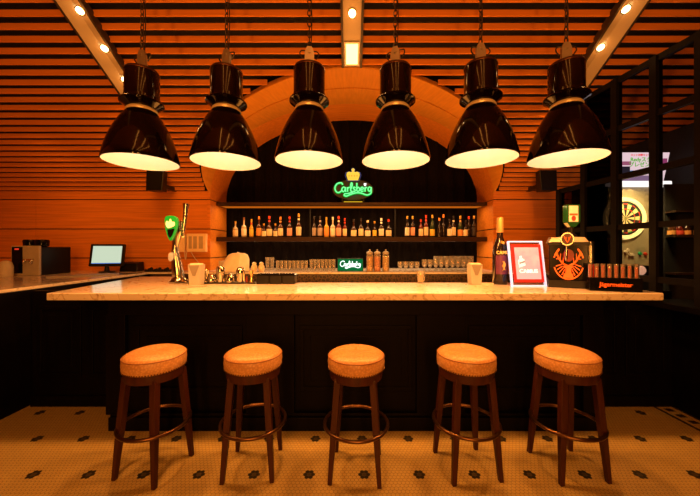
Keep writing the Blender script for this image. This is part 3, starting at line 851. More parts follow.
BL = [ # pixel x, top y, style, glass, label, cap, neck label, words
 (235.5, 222.0, 'liquor', 'clear', 'cream', 'gold', None, 'pale liquor bottle with gold cap, leftmost on the bottle shelf'),
 (244.0, 218.3, 'liquor', 'clear', 'white', 'brown', None, 'tall pale bottle with white label, second from left on the bottle shelf'),
 (251.5, 220.0, 'slim', 'gold', 'yellow', 'gold', 'red', 'bright yellow bottle near left end of the bottle shelf'),
 (259.0, 217.4, 'liquor', 'amber', 'orange', 'orange', None, 'amber bottle with tall neck just right of the bright yellow one'),
 (263.9, 224.3, 'small', 'amber', 'cream', 'gold', None, 'short bottle with cream label, fifth from left on the bottle shelf'),
 (269.3, 217.0, 'squat', 'amber', 'cream', 'red', 'red', 'wide amber bottle with red cap between two short bottles'),
 (275.4, 224.3, 'small', 'amber', 'cream', 'gold', None, 'short bottle with cream label, seventh from left on the bottle shelf'),
 (280.5, 217.7, 'liquor', 'amber', 'cream', 'orange', 'orange', 'amber bottle with cream label and orange neck band, eighth from left'),
 (289.6, 217.4, 'liquor', 'brown', 'pink', 'red', 'red', 'brown bottle with pink label and red cap, standing apart, ninth from left'),
 (298.7, 214.6, 'liquor', 'amber', 'cream', 'gold', 'cream', 'tallest bottle of left group, cream label and gold cap'),
 (314.2, 217.0, 'slim', 'dark', 'grey', 'black', None, 'dark slim bottle with black cap, first in the middle group of bottles'),
 (320.0, 217.0, 'liquor', 'brown', 'grey', 'black', 'grey', 'bottle with grey label, second in the middle group of bottles'),
 (326.5, 218.0, 'liquor', 'gold', 'orange', 'gold', None, 'golden bottle with orange label in the middle group, left of the white one'),
 (332.8, 218.0, 'liquor', 'clear', 'white', 'white', None, 'pale bottle with white label and cap below the left half of neon sign'),
 (338.7, 217.0, 'liquor', 'red', 'pink', 'red', 'white', 'bottle with red cap and pink label directly under the neon sign script'),
 (344.8, 219.0, 'slim', 'red', 'cream', 'red', 'red', 'slim reddish bottle under the middle of the neon sign'),
 (353.7, 220.0, 'squat', 'brown', 'cream', 'black', None, 'broad dark bottle with cream label under the neon crown'),
 (361.0, 219.0, 'liquor', 'dark', 'cream', 'black', None, 'dark bottle with square cream label right below neon crown, black cap'),
 (367.7, 221.0, 'squat', 'dark', 'white', 'white', None, 'broad dark bottle with white cap and white label below right part of neon sign'),
 (374.6, 222.0, 'small', 'dark', 'yellow', 'gold', None, 'short bottle with round yellow label below right end of neon sign'),
 (381.3, 219.0, 'liquor', 'dark', 'white', 'white', 'white', 'tall dark bottle with white label and white cap right of the yellow labelled one'),
 (388.6, 220.0, 'squat', 'dark', 'cream', 'red', None, 'wide bottle with red top and cream label, last of the middle group'),
 (407.2, 217.0, 'wine', 'dark', 'white', 'gold', None, 'dark wine bottle with white label, first in the right group of bottles'),
 (412.7, 217.0, 'wine', 'dark', 'pink', 'gold', None, 'dark wine bottle with pink and white label, second in the right group'),
 (420.9, 220.0, 'wine', 'red', 'cream', 'red', None, 'shorter wine bottle with red capsule in the right group'),
 (426.0, 216.0, 'wine', 'red', 'cream', 'red', 'red', 'taller wine bottle with red capsule in the right group'),
 (432.3, 215.8, 'champ', 'green', 'yellow', 'gold', None, 'sparkling wine bottle with gold foil and yellow label'),
 (439.4, 219.0, 'slim', 'dark', None, 'orange', None, 'thin dark bottle with orange capsule and no label, shorter of two'),
 (443.5, 215.4, 'slim', 'dark', None, 'orange', None, 'thin dark bottle with orange capsule and no label, taller of two'),
 (449.5, 220.0, 'wine', 'dark', 'white', 'black', None, 'dark wine bottle with low white label, left of the taller white labelled one'),
 (453.5, 216.7, 'wine', 'dark', 'cream', 'black', 'cream', 'dark wine bottle with high cream label and black capsule'),
 (460.2, 216.7, 'champ', 'green', 'orange', 'gold', 'orange', 'stout green bottle with gold neck, fourth from the right end'),
 (465.6, 221.0, 'small', 'dark', 'cream', 'black', None, 'short dark bottle with cream label, third from right end of bottle shelf'),
 (468.8, 217.0, 'wine', 'dark', None, 'red', None, 'unlabelled dark bottle with red cap, second from right end'),
 (474.0, 216.7, 'wine', 'dark', 'black', 'gold', None, 'dark bottle with gold cap at the right end of bottle shelf'),
]
for i, (px, ty, st_, g, lab, cap, ex, wd_) in enumerate(BL):
    yy = BY
    if px in (263.9, 275.4, 439.4, 449.5, 465.6): yy = BY - 0.055
    if px in (468.8,): yy = BY + 0.06
    h = (237.5 - ty) * yy / F * 1.03
    bottle((px - 350) / F * yy, yy, SH2, h, st_, g, lab, cap, wd_, extra=ex)

# ------------------------------------------------------------------ back counter: glasses, jars, cloth
def glass_mesh(r0, r1, h, n=20):
    return [(0, 0), (r0, 0), (r1, h), (r1 - 0.002, h), (r0 - 0.003, 0.012), (0, 0.012)]
proto = {}
def tumbler(x, y, z, r0, r1, h, label, group, key):
    if key not in proto:
        o = MB().lathe(glass_mesh(r0, r1, h), 20).build('drinking_glass', M['glass'], smooth=True)
        proto[key] = o
    else:
        o = proto[key].copy(); COL.objects.link(o)
    o.location = (x, y, z)
    return tag(o, label, 'glass', group)
M['ice'] = glass_mat('bright_glass', (0.95, 0.92, 0.85), 0.55, 0.15)
for i in range(8):
    tumbler((277.8 + i * 4.05 - 350) / F * 4.98, 4.98, CZ, 0.027, 0.031, 0.165, 'clear tumbler in the left row on the back counter', 'left row of tumblers', 'a')
for i in range(7):
    tumbler((311.3 + i * 3.75 - 350) / F * 4.98, 4.98, CZ, 0.025, 0.029, 0.185, 'clear highball glass in the row left of the small green sign', 'row of highball glasses', 'b')
for i in range(2):
    tumbler((267.6 + i * 4.6 - 350) / F * 5.10, 5.10, CZ, 0.03, 0.036, 0.215, ('taller clear glass behind left end of tumbler row', 'taller clear glass beside the left tall one, behind the tumblers')[i], 'tall glasses behind the tumblers', 'c')
def goblet(x, y, h, r, label, group, key):
    if key not in proto:
        pr = [(0, 0), (r * 0.85, 0.002), (r * 0.85, 0.006), (0.006, 0.012), (0.005, h * 0.28), (r * 0.6, h * 0.36), (r, h * 0.62), (r * 0.95, h), (r * 0.92, h), (r * 0.95, h * 0.62), (0, h * 0.36)]
        proto[key] = o = MB().lathe(pr, 20).build('stem_glass', M['glass'], smooth=True)
    else:
        o = proto[key].copy(); COL.objects.link(o)
    o.location = (x, y, CZ)
    return tag(o, label, 'glass', group)
for i in range(4):
    goblet((400.2 + i * 5.6 - 350) / F * 4.9, 4.9, 0.150, 0.043, 'short stemmed glass in the row of four right of the fruit jars', 'four short stemmed glasses', 'g')
for i in range(9):
    goblet((424.5 + i * 5.6 - 350) / F * 4.9, 4.9, 0.185, 0.044, 'stemmed glass in the front row at right end of the back counter', 'front row of stemmed glasses', 'h')
for i in range(8):
    goblet((436.0 + i * 5.0 - 350) / F * 5.12, 5.12, 0.235, 0.0415, 'taller stemmed glass in the rear row at right end of the back counter', 'rear row of stemmed glasses', 'i')
# two bright crystal tumblers at the left end
for i, px in enumerate((254.2, 261.5)):
    t = MB().lathe([(0, 0), (0.04, 0), (0.052, 0.04), (0.046, 0.085), (0.030, 0.10), (0.034, 0.13), (0.012, 0.145), (0, 0.15)], 12).build('crystal_jar', mat('crystal_%d' % i, (0.75, 0.60, 0.36), 0.15, noise=0.25, nscale=30, bump=0.3), smooth=False)
    t.location = ((px - 350) / F * 4.85, 4.85, CZ)
    tag(t, ('squat pale crystal jar right beside the cloth covered machine', 'squat pale crystal jar between the other crystal jar and the tumbler row')[i], 'jar', 'crystal jars')
# three fruit jars
FR = [(369.8, (0.70, 0.36, 0.10), 'tall lidded jar of golden preserved fruit, nearest the small green sign'),
      (377.2, (0.66, 0.17, 0.06), 'tall lidded jar of reddish preserved fruit, middle of the three jars'),
      (385.7, (0.66, 0.42, 0.16), 'tall lidded jar of pale preserved fruit, rightmost of the three jars')]
for i, (px, c, lb) in enumerate(FR):
    t = thing('fruit_jar', lb, 'jar', ((px - 350) / F * 4.85, 4.85, CZ), group='fruit jars')
    mm = mat('fruit_%d' % i, c, 0.2, noise=0.55, nscale=45, bump=0.4)
    MB().lathe([(0, 0.004), (0.049, 0.004), (0.050, 0.235), (0, 0.24)], 20).build('fruit', mm, t, smooth=True)
    MB().lathe([(0, 0), (0.054, 0), (0.056, 0.01), (0.056, 0.24), (0.048, 0.265), (0.046, 0.275)], 20).build('glass_body', M['glass'], t, smooth=True)
    MB().lathe([(0.0, 0.275), (0.050, 0.275), (0.052, 0.30), (0.03, 0.315), (0.012, 0.32), (0.014, 0.345), (0, 0.35)], 20).build('lid', M['dullsteel'], t, smooth=True)
# cloth draped over a machine
t = thing('covered_machine', 'small machine draped with white cloth at left end of the back counter', 'machine', ((236 - 350) / F * 4.8, 4.8, CZ))
t.scale = (1.22, 1.0, 0.98)
MB().box(-0.21, -0.06, -0.05, 0.12, 0, 0.17).build('casing', M['cream'], t, bevel=0.01)
cl = MB()
prof = []
n = 28
rows = [(0.0, 0.30, 0.02), (0.35, 0.295, 0.07), (0.7, 0.27, 0.11), (0.9, 0.20, 0.135), (1.0, 0.10, 0.15), (1.08, 0.005, 0.165)]
vs = [(0.02, 0.0, 0.315)]; fs = []
for j, (_, z, r) in enumerate(rows):
    for i in range(n):
        a = 2 * PI * i / n
        rr = r * (1 + (0.10 if j > 2 else 0.03) * math.sin(5 * a + 1) * (z < 0.28) + 0.05 * math.sin(9 * a))
        lean = -0.06 * (1 - z / 0.3)
        vs.append((0.03 + lean + rr * 1.05 * math.cos(a), rr * 0.8 * math.sin(a), z))
for i in range(n): fs.append((0, 1 + i, 1 + (i + 1) % n))
for j in range(len(rows) - 1):
    for i in range(n):
        a, b = 1 + j * n + i, 1 + j * n + (i + 1) % n
        fs.append((a, b, b + n, a + n))
cl.add(vs, fs).build('cloth_cover', M['cloth'], t, smooth=True)

# wall telephone / intercom boxes
t = thing('wall_intercom', 'pale intercom boxes with hanging cord on the wood wall behind tap tower', 'intercom', ((193 - 350) / F * YW, YW - 0.001, EYE + 0.09))
def px2(a): return (a - 193) / F * YW
MB().box(px2(188.5), px2(208), -0.07, 0, -0.155, 0.145).build('panel', M['ivory'], t, bevel=0.012)
MB().box(px2(178.5), px2(186.5), -0.06, 0, -0.155, 0.13).build('handset_box', M['ivory'], t, bevel=0.012)
sc2 = MB()
for a, b in ((191, 194), (195.5, 199), (201, 205)):
    sc2.box(px2(a), px2(b), -0.074, -0.069, -0.10, 0.10)
sc2.build('inset', mat('beige_inset', (0.45, 0.34, 0.2), 0.5, noise=0.1), t)
MB().tube(smooth_path([(px2(188), -0.06, 0.12), (px2(187.3), -0.08, -0.1), (px2(188.2), -0.08, -0.28), (px2(190), -0.06, -0.1), (px2(197), -0.05, -0.27), (px2(206), -0.04, -0.44)]), 0.006, 6).build('cord', M['cream'], t, smooth=True)

# wall speakers
for px, yy, lb in ((153.7, 4.50, 'black wall speaker on the wood wall behind the leftmost pendant lamp'), (549.5, 4.50, 'black wall speaker on the wood wall behind the rightmost pendant lamp')):
    t = thing('wall_speaker', lb, 'speaker', ((px - 350) / F * yy, yy, EYE + 0.85), group='wall speakers')
    MB().hexa([(-0.12, 0, 0), (0.12, 0, 0), (0.10, 0.16, 0), (-0.10, 0.16, 0), (-0.13, 0.03, 0.31), (0.13, 0.03, 0.31), (0.11, 0.16, 0.31), (-0.11, 0.16, 0.31)]).build('cabinet', M['blackplastic'], t, bevel=0.008)
    MB().hexa([(-0.105, -0.006, 0.015), (0.105, -0.006, 0.015), (0.105, 0.01, 0.015), (-0.105, 0.01, 0.015), (-0.112, 0.02, 0.295), (0.112, 0.02, 0.295), (0.112, 0.04, 0.295), (-0.112, 0.04, 0.295)]).build('grille', M['frame'], t)
    MB().box(-0.03, 0.03, 0.15, YW - yy + 0.005, 0.08, 0.14).build('bracket', M['iron'], t)

# ------------------------------------------------------------------ things on the marble bar top
def at(px, y): return (px - 350) / F * y
# beer tap tower
t = thing('beer_tap_tower', 'curved chrome beer tap tower with green badge at left of the bar', 'beer tap', (at(178.5, 3.05), 3.05, BZ))
def P(px, py, dy=0.0): return ((px - 177) / F * 3.05, dy, (283 - py) / F * 3.05)
col = smooth_path([P(177, 283), P(176.5, 274), P(175, 263), P(173.5, 250), P(174.5, 240), P(176, 230), P(175.5, 221)], 6)
n = len(col)
rad = [0.046 - 0.012 * (i / (n - 1)) + (0.010 * math.sin(i / n * 9) if i > 3 else 0.012) for i in range(n)]
MB().tube(col, rad, 20).build('column', M['chrome'], t, smooth=True)
MB().lathe([(0, 0), (0.085, 0), (0.085, 0.018), (0.07, 0.03), (0.062, 0.05), (0.045, 0.055)], 28, T(0, 0, 0)).build('base_plate', M['chrome'], t, smooth=True)
bdg = [P(167.5, 220), P(169, 217), P(173, 216.3), P(177.5, 217), P(180, 220), P(179.5, 228), P(176, 237), P(173, 241), P(170, 236), P(168, 228)]
pts2 = smooth_path(bdg, 4, True)
bo = MB().prism([(p.x, p.z) for p in pts2], -0.075, -0.045); bdo = bo.build('badge', mat('badge_green', (0.01, 0.28, 0.035), 0.25, noise=0.1, emit=(0.0, 0.25, 0.03), estr=0.35), t, bevel=0.004)
bw = MB().prism([(p.x, p.z) for p in smooth_path([P(169, 225), P(170, 221.5), P(172, 222.5), P(173.5, 219.5), P(175, 222.5), P(177.3, 222.5), P(177.5, 226), P(174, 228), P(171, 228.5)], 3, True)], -0.082, -0.074)
bw.build('emblem', mat('badge_white', (0.9, 0.9, 0.88), 0.3, noise=0.05, emit=(1, 1, 1), estr=0.08), bdo)
MB().prism([(p.x, p.z) for p in [Vector(P(170.5, 230)), Vector(P(177.5, 229)), Vector(P(175.5, 235)), Vector(P(173, 238.5)), Vector(P(171, 235))]], -0.080, -0.074).build('badge_dark_panel', M['blackgloss'], bdo)  # black panel across the lower half of the badge
pl_ = MB().prism([(p.x, p.z) for p in smooth_path([P(171, 253.5), P(175, 252.5), P(175.5, 257), P(172.5, 261), P(170.5, 259)], 3, True)], -0.062, -0.048)
pl_.build('plate', mat('plate_blue_white', (0.35, 0.38, 0.48), 0.3, noise=0.4, nscale=25), t)
hd = MB().tube([P(183.2, 236, -0.03), P(183.5, 229, -0.03), P(184.5, 220, -0.02), P(185.2, 211, -0.02), P(185.7, 204, -0.02)], [0.009, 0.017, 0.019, 0.022, 0.031], 14)
hd.build('handle', M['chrome'], t, smooth=True)
MB().tube([P(176, 229, 0), P(181, 231, -0.02), P(183.2, 237, -0.03)], 0.011, 10).build('faucet', M['chrome'], t, smooth=True)
# drip tray
t = thing('drip_tray', 'small steel drip tray at the foot of the tap tower', 'drip tray', (at(182, 2.93), 2.93, BZ))
MB().box(-0.06, 0.075, -0.035, 0.035, 0, 0.018).build('tray', M['steel'], t, bevel=0.003)
g_ = MB()
for i in range(7): g_.box(-0.05 + i * 0.018, -0.042 + i * 0.018, -0.028, 0.028, 0.018, 0.021)
g_.build('grate', M['iron'], t)

def napkin_box(x, y, lb):
    t = thing('napkin_holder', lb, 'napkin holder', (x, y, BZ), group='napkin holders on the bar')
    MB().hexa([(-0.048, -0.05, 0), (0.048, -0.05, 0), (0.048, 0.05, 0), (-0.048, 0.05, 0), (-0.058, -0.05, 0.195), (0.058, -0.05, 0.195), (0.058, 0.05, 0.195), (-0.058, 0.05, 0.195)]).build('box', M['white'], t, bevel=0.004)
    MB().prism([(-0.05, 0.19), (0.05, 0.19), (0.012, 0.09), (-0.012, 0.09)], -0.0535, -0.0495).build('flap', mat('flap_paper', (0.20, 0.17, 0.13), 0.7, noise=0.05), t)  # V flap in a darker paper tone
    MB().box(-0.045, 0.045, -0.035, 0.035, 0.195, 0.205).build('napkins', M['cloth'], t)
    return t
napkin_box(at(196.7, 2.88), 2.88, 'white napkin holder right of the beer tap tower')
napkin_box(at(474.5, 2.95), 2.95, 'white napkin holder at the right, left of the large cognac bottle')
o = MB().box(-0.075, 0.075, -0.03, 0.03, 0, 0.012).build('card_stack', M['white'], bevel=0.002)
o.location = (at(196.5, 2.74), 2.74, BZ); tag(o, 'small white card lying in front of the left napkin holder', 'card')
o = MB().box(-0.06, 0.06, -0.035, 0.035, 0, 0.014).build('coaster_stack', M['cream'], bevel=0.002)
o.location = (at(486, 2.93), 2.93, BZ); tag(o, 'cream card lying between right napkin holder and large cognac bottle', 'card')

# bar mat and tools
mat_o = MB().box(-0.27, 0.27, -0.05, 0.05, 0, 0.012).build('bar_mat', M['blackplastic'], bevel=0.003)
mat_o.location = (at(229.5, 3.02), 3.02, BZ); tag(mat_o, 'black rubber bar mat under the shakers', 'bar mat')
TZ = BZ + 0.0125
def tool(name, px, prof, m, lb, cat, extra=None, dy=0):
    t = MB().lathe(prof, 20).build(name, m, smooth=True); t.location = (at(px, 3.02 + dy), 3.02 + dy, TZ); tag(t, lb, cat, 'bar tools on the mat'); return t
tool('jigger', 206.0, [(0, 0), (0.022, 0), (0.008, 0.045), (0.010, 0.05), (0.026, 0.115), (0.024, 0.115), (0, 0.06)], M['chrome'], 'slim steel jigger at left end of the bar mat', 'jigger')
tool('strainer_cup', 211.5, [(0, 0), (0.040, 0), (0.045, 0.03), (0.03, 0.055), (0.025, 0.075), (0, 0.08)], M['chrome'], 'low rounded steel cup between jigger and left shaker', 'cup')
tool('cocktail_shaker', 220.5, [(0, 0), (0.034, 0), (0.042, 0.10), (0.042, 0.13), (0.030, 0.155), (0.0, 0.16)], M['chrome'], 'steel cocktail shaker, left of two on the bar mat', 'shaker')
tool('mixing_cup', 230.0, [(0, 0), (0.042, 0), (0.046, 0.04), (0.030, 0.07), (0.026, 0.085), (0, 0.09)], M['chrome'], 'low rounded steel cup between the two shakers', 'cup')
tool('cocktail_shaker', 240.5, [(0, 0), (0.035, 0), (0.043, 0.09), (0.043, 0.115), (0.032, 0.14), (0.020, 0.15), (0, 0.152)], M['chrome'], 'steel cocktail shaker, right of two on the bar mat', 'shaker')
tool('hourglass_jigger', 251.5, [(0, 0), (0.024, 0), (0.010, 0.05), (0.026, 0.115), (0.024, 0.115), (0, 0.055)], mat('brass', (0.75, 0.5, 0.2), 0.2, metal=0.9, noise=0.05), 'brass jigger at right end of the bar mat', 'jigger')
tool('bitters_bottle', 246.6, [(0, 0), (0.014, 0), (0.014, 0.035), (0.006, 0.05), (0.006, 0.06), (0, 0.06)], G['red'], 'tiny red bottle between right shaker and brass jigger', 'bottle', dy=-0.02)
# black organiser with three compartments
t = thing('organiser_box', 'black three-section condiment box on the bar right of the mat', 'condiment box', (at(277, 3.0), 3.0, BZ))
for i in range(3):
    MB().box(-0.185 + i * 0.124, -0.064 + i * 0.124, -0.06, 0.06, 0, 0.088).build('section', M['blackplastic'], t, bevel=0.006)
MB().hexa([(-0.19, -0.064, 0.088), (0.19, -0.064, 0.088), (0.19, 0.064, 0.088), (-0.19, 0.064, 0.088), (-0.18, -0.05, 0.10), (0.18, -0.05, 0.10), (0.18, 0.06, 0.10), (-0.18, 0.06, 0.10)]).build('lid', M['blackgloss'], t)
# amber tumbler at the rear edge
t = thing('tumbler', 'lone tumbler of amber drink at rear edge of the bar', 'glass', (at(421, 3.04), 3.04, BZ))
MB().lathe(glass_mesh(0.032, 0.040, 0.118), 20).build('glass_body', M['glass'], t, smooth=True)
MB().lathe([(0, 0.013), (0.0285, 0.013), (0.0335, 0.085), (0, 0.085)], 20).build('drink', mat('amber_drink', (0.85, 0.45, 0.08), 0.15, noise=0.1), t, smooth=True)

# large cognac bottle
t = thing('cognac_bottle', 'very large dark cognac bottle standing left of the acrylic poster', 'bottle', (at(500, 2.96), 2.96, BZ))
MB().lathe([(0, 0), (0.062, 0), (0.066, 0.01), (0.068, 0.30), (0.062, 0.36), (0.040, 0.42), (0.027, 0.46), (0.025, 0.57), (0.03, 0.575), (0, 0.58)], 28).build('glass_body', mat('cognac_glass', (0.010, 0.004, 0.003), 0.15, noise=0.1), t, smooth=True)
MB().lathe([(0.031, 0.50), (0.032, 0.51), (0.032, 0.635), (0.028, 0.645), (0, 0.645)], 20).build('cap', mat('cork_gold', (0.55, 0.33, 0.12), 0.35, metal=0.4, noise=0.15), t, smooth=True)
MB().lathe([(0.069, 0.10), (0.0695, 0.10), (0.0695, 0.28), (0.069, 0.28)], 28, None, PI * 1.18, PI * 1.82).build('label', mat('purple_label', (0.10, 0.02, 0.09), 0.4, noise=0.1), t, smooth=True)
text('lettering', 'CAMUS', 0.042, mat('gold_letters', (0.85, 0.62, 0.22), 0.4, noise=0.05), t, (0, -0.0705, 0.305), extrude=0.002, offset=0.001)
MB().prism([(p.x, p.z) for p in smooth_path([(-0.012, 0, 0.13), (0.0, 0, 0.145), (0.016, 0, 0.14), (0.01, 0, 0.165), (0.02, 0, 0.19), (0.006, 0, 0.22), (-0.01, 0, 0.225), (-0.004, 0, 0.2), (-0.016, 0, 0.18), (-0.004, 0, 0.16)], 3, True)], -0.074, -0.069).build('crest', CAP['gold'], t)
MB().prism([(-0.014, 0.395), (0.014, 0.385), (0.016, 0.41), (-0.012, 0.42)], -0.054, -0.044).build('shoulder_mark', CAP['gold'], t)

# acrylic poster stand
t = thing('poster_stand', 'clear acrylic stand holding a red bordered drink poster', 'poster', (at(528.8, 2.80), 2.80, BZ))
lean = RX(-math.radians(10))
w, h = 0.158, 0.42
MB().box(-w, w, -0.012, 0.012, 0.004, h, lean).build('acrylic_block', M['acrylic'], t)
eg = MB()
for a in ((-w, -w + 0.009, 0, h), (w - 0.009, w, 0, h), (-w, w, h - 0.009, h), (-w, w, 0.0, 0.009)):
    eg.box(a[0], a[1], -0.016, 0.016, a[2], a[3], lean)
eg.build('edge', M['acrylic_edge'], t)
po = MB().box(-0.137, 0.137, -0.0175, -0.0125, 0.035, 0.385, lean).build('poster', mat('poster_red', (0.45, 0.012, 0.01), 0.5, noise=0.05, emit=(1.0, 0.015, 0.01), estr=0.5), t)
pk = MB().box(-0.112, 0.112, -0.0195, -0.0165, 0.062, 0.358, lean).build('picture', mat('poster_pink', (0.5, 0.22, 0.24), 0.5, noise=0.5, nscale=10, emit=(1.0, 0.42, 0.46), estr=0.72), po)
MB().box(-0.112, 0.112, -0.0205, -0.0185, 0.062, 0.125, lean).build('lower_band', mat('poster_pale', (0.45, 0.20, 0.22), 0.5, emit=(1, 0.46, 0.50), estr=0.72, noise=0.05), po)
bt = MB().prism([(-0.082, 0.17), (-0.022, 0.19), (-0.03, 0.245), (-0.05, 0.255), (-0.052, 0.28), (-0.072, 0.275), (-0.07, 0.25), (-0.088, 0.235)], -0.022, -0.0195, xf=lean)
bt.build('pictured_bottle', mat('poster_bottle', (0.6, 0.6, 0.65), 0.5, emit=(0.9, 0.95, 1.0), estr=0.75, noise=0.1, nscale=40), po)
MB().prism([(-0.078, 0.20), (-0.026, 0.217), (-0.029, 0.232), (-0.082, 0.215)], -0.024, -0.0215, xf=lean).build('pictured_label', mat('poster_blue', (0.2, 0.3, 0.55), 0.4, noise=0.1), po)
tx = text('lettering', 'CAMUS', 0.046, mat('poster_text', (0.95, 0.9, 0.9), 0.4, emit=(1, 0.95, 0.95), estr=0.9, noise=0.02), po, (0, 0, 0), extrude=0.001, offset=0.001, sx=1.1)
tx.location = lean @ Vector((0, -0.0225, 0.135)); tx.rotation_euler = (PI/2 - math.radians(10), 0, 0)

# black shot dispenser with deer-in-circle emblem
YJ = 2.66
jm = thing('shot_dispenser', 'black square chilled shot dispenser with orange round emblem', 'drink dispenser', (at(568.5, YJ), YJ, BZ), rotz=math.radians(-28))
jm.scale = (0.80, 0.85, 1.10)
def J(px, py): return ((px - 568.5) / F * YJ, (286.5 - py) / F * YJ)
MB().hexa([(-0.185, 0, 0), (0.185, 0, 0), (0.185, 0.30, 0), (-0.185, 0.30, 0), (-0.185, 0, 0.06), (0.185, 0, 0.06), (0.185, 0.30, 0.06), (-0.185, 0.30, 0.06)]).build('base', M['blackplastic'], jm, bevel=0.006)
MB().box(-0.178, 0.178, 0.012, 0.30, 0.06, 0.36).build('body', M['blackgloss'], jm, bevel=0.008)
MB().hexa([(-0.185, 0.005, 0.36), (0.185, 0.005, 0.36), (0.185, 0.30, 0.36), (-0.185, 0.30, 0.36), (-0.15, 0.05, 0.405), (0.15, 0.05, 0.405), (0.16, 0.28, 0.405), (-0.16, 0.28, 0.405)]).build('top_deck', M['dullsteel'], jm)
MB().box(-0.19, 0.19, 0.0, 0.012, 0.34, 0.366).build('top_trim', M['blackplastic'], jm)
M['jorange'] = mat('emblem_orange', (0.80, 0.12, 0.012), 0.4, noise=0.05, emit=(1.0, 0.12, 0.01), estr=0.35)
em = MB(); R_ = 0.140; ez = 0.205
def arc(a0, a1, r0, r1, z=ez, n=24, y0=0.004, y1=0.013):
    for i in range(n):
        a, b = math.radians(a0 + (a1 - a0) * i / n), math.radians(a0 + (a1 - a0) * (i + 1) / n)
        em.prism([(r0*math.cos(a), z + r0*math.sin(a)), (r1*math.cos(a), z + r1*math.sin(a)), (r1*math.cos(b), z + r1*math.sin(b)), (r0*math.cos(b), z + r0*math.sin(b))], y0, y1)
arc(198, 342, R_ - 0.011, R_); arc(128, 165, R_ - 0.011, R_); arc(15, 52, R_ - 0.011, R_)
for k in range(11):
    a = math.radians(196 + 148 * k / 10)
    if abs(k - 5) < 2: continue
    c, s_ = math.cos(a), math.sin(a)
    q = Vector((-s_, c)) * 0.0030
    p0, p1 = Vector((c, s_)) * 0.062, Vector((c, s_)) * 0.118
    em.prism([tuple(p0 - q + Vector((0, ez))), tuple(p1 - q * 1.4 + Vector((0, ez))), tuple(p1 + q * 1.4 + Vector((0, ez))), tuple(p0 + q + Vector((0, ez)))], 0.004, 0.013)
for sg in (-1, 1):   # antlers
    em.tube(smooth_path([(sg * 0.012, 0.008, ez - 0.025), (sg * 0.05, 0.008, ez - 0.01), (sg * 0.085, 0.008, ez + 0.03), (sg * 0.105, 0.008, ez + 0.075), (sg * 0.085, 0.008, ez + 0.10)]), [0.0075] * 21, 6)
    for (x, z, x2, z2) in ((0.05, -0.01, 0.045, 0.04), (0.075, 0.018, 0.07, 0.07), (0.098, 0.05, 0.125, 0.065), (0.085, 0.03, 0.112, 0.025)):
        em.tube([(sg * x, 0.008, ez + z), (sg * x2, 0.008, ez + z2)], [0.006, 0.0025], 6)
em.prism([(-0.028, ez - 0.022), (0.028, ez - 0.022), (0.05, ez - 0.035), (0.024, ez - 0.05), (0.03, ez - 0.118), (0.0, ez - 0.125), (-0.03, ez - 0.118), (-0.024, ez - 0.05), (-0.05, ez - 0.035)], 0.004, 0.014)
em.prism([(-0.04, ez - 0.09), (0.04, ez - 0.09), (0.045, ez - 0.125), (-0.045, ez - 0.125)], 0.003, 0.013)
em.build('emblem', M['jorange'], jm)
MB().lathe([(0, 0), (0.05, 0), (0.05, 0.004), (0, 0.004)], 24, T(0, 0.008, ez + 0.055) @ RX(PI/2)).build('emblem_red_disc', mat('emblem_red', (0.22, 0.012, 0.008), 0.4, noise=0.1), jm)
# tap badge, tap spout
x0, z0 = J(566, 242)
hb = MB().lathe([(0, 0), (0.058, 0), (0.062, 0.008), (0.058, 0.018), (0, 0.018)], 32, T(x0, -0.06, z0) @ Matrix.Scale(0.86, 4, (0, 0, 1)) @ RX(PI/2))
hbo = hb.build('tap_badge', M['steel'], jm, smooth=True)
MB().lathe([(0, 0), (0.050, 0), (0.050, 0.003), (0, 0.003)], 32, T(x0, -0.0785, z0) @ Matrix.Scale(0.86, 4, (0, 0, 1)) @ RX(PI/2)).build('badge_face', mat('badge_dark_red', (0.035, 0.003, 0.0025), 0.4, noise=0.1), hbo)
vmk = MB()
for sg in (-1, 1):
    vmk.tube(smooth_path([(x0, -0.083, z0 - 0.026), (x0 + sg * 0.016, -0.083, z0 - 0.004), (x0 + sg * 0.028, -0.083, z0 + 0.022)]), 0.0026, 5)
    vmk.tube([(x0 + sg * 0.014, -0.083, z0 - 0.006), (x0 + sg * 0.010, -0.083, z0 + 0.014)], 0.002, 5)
vmk.build('badge_mark', M['jorange'], hbo)
x1, z1 = J(565.3, 259)
MB().tube([(x0, -0.05, z0 - 0.05), (x1, -0.055, z1 + 0.05), (x1, -0.055, z1), (x1, -0.055, z1 - 0.02)], [0.010, 0.016, 0.016, 0.009], 12).build('spout', M['chrome'], jm, smooth=True)
MB().tube([(x0, 0.02, z0 - 0.055), (x0, -0.055, z0 - 0.055)], 0.012, 10).build('valve', M['chrome'], jm)
# side tube
t2 = MB().lathe([(0, 0), (0.03, 0), (0.03, 0.17), (0.026, 0.18), (0, 0.18)], 16, T(0.215, 0.10, 0.19)); t2.box(0.175, 0.215, 0.085, 0.115, 0.2, 0.34)
t2.build('cup_tube', M['ice'], jm, smooth=True)
MB().lathe([(0, 0), (0.032, 0), (0.032, 0.12), (0, 0.12)], 16, T(0.215, 0.10, 0.07)).build('red_tube', mat('red_acrylic', (0.5, 0.03, 0.02), 0.25, noise=0.1), jm, smooth=True)
MB().lathe([(0, 0), (0.034, 0), (0.034, 0.068), (0, 0.068)], 16, T(0.215, 0.10, 0.002)).build('tube_foot', M['blackplastic'], jm, smooth=True)
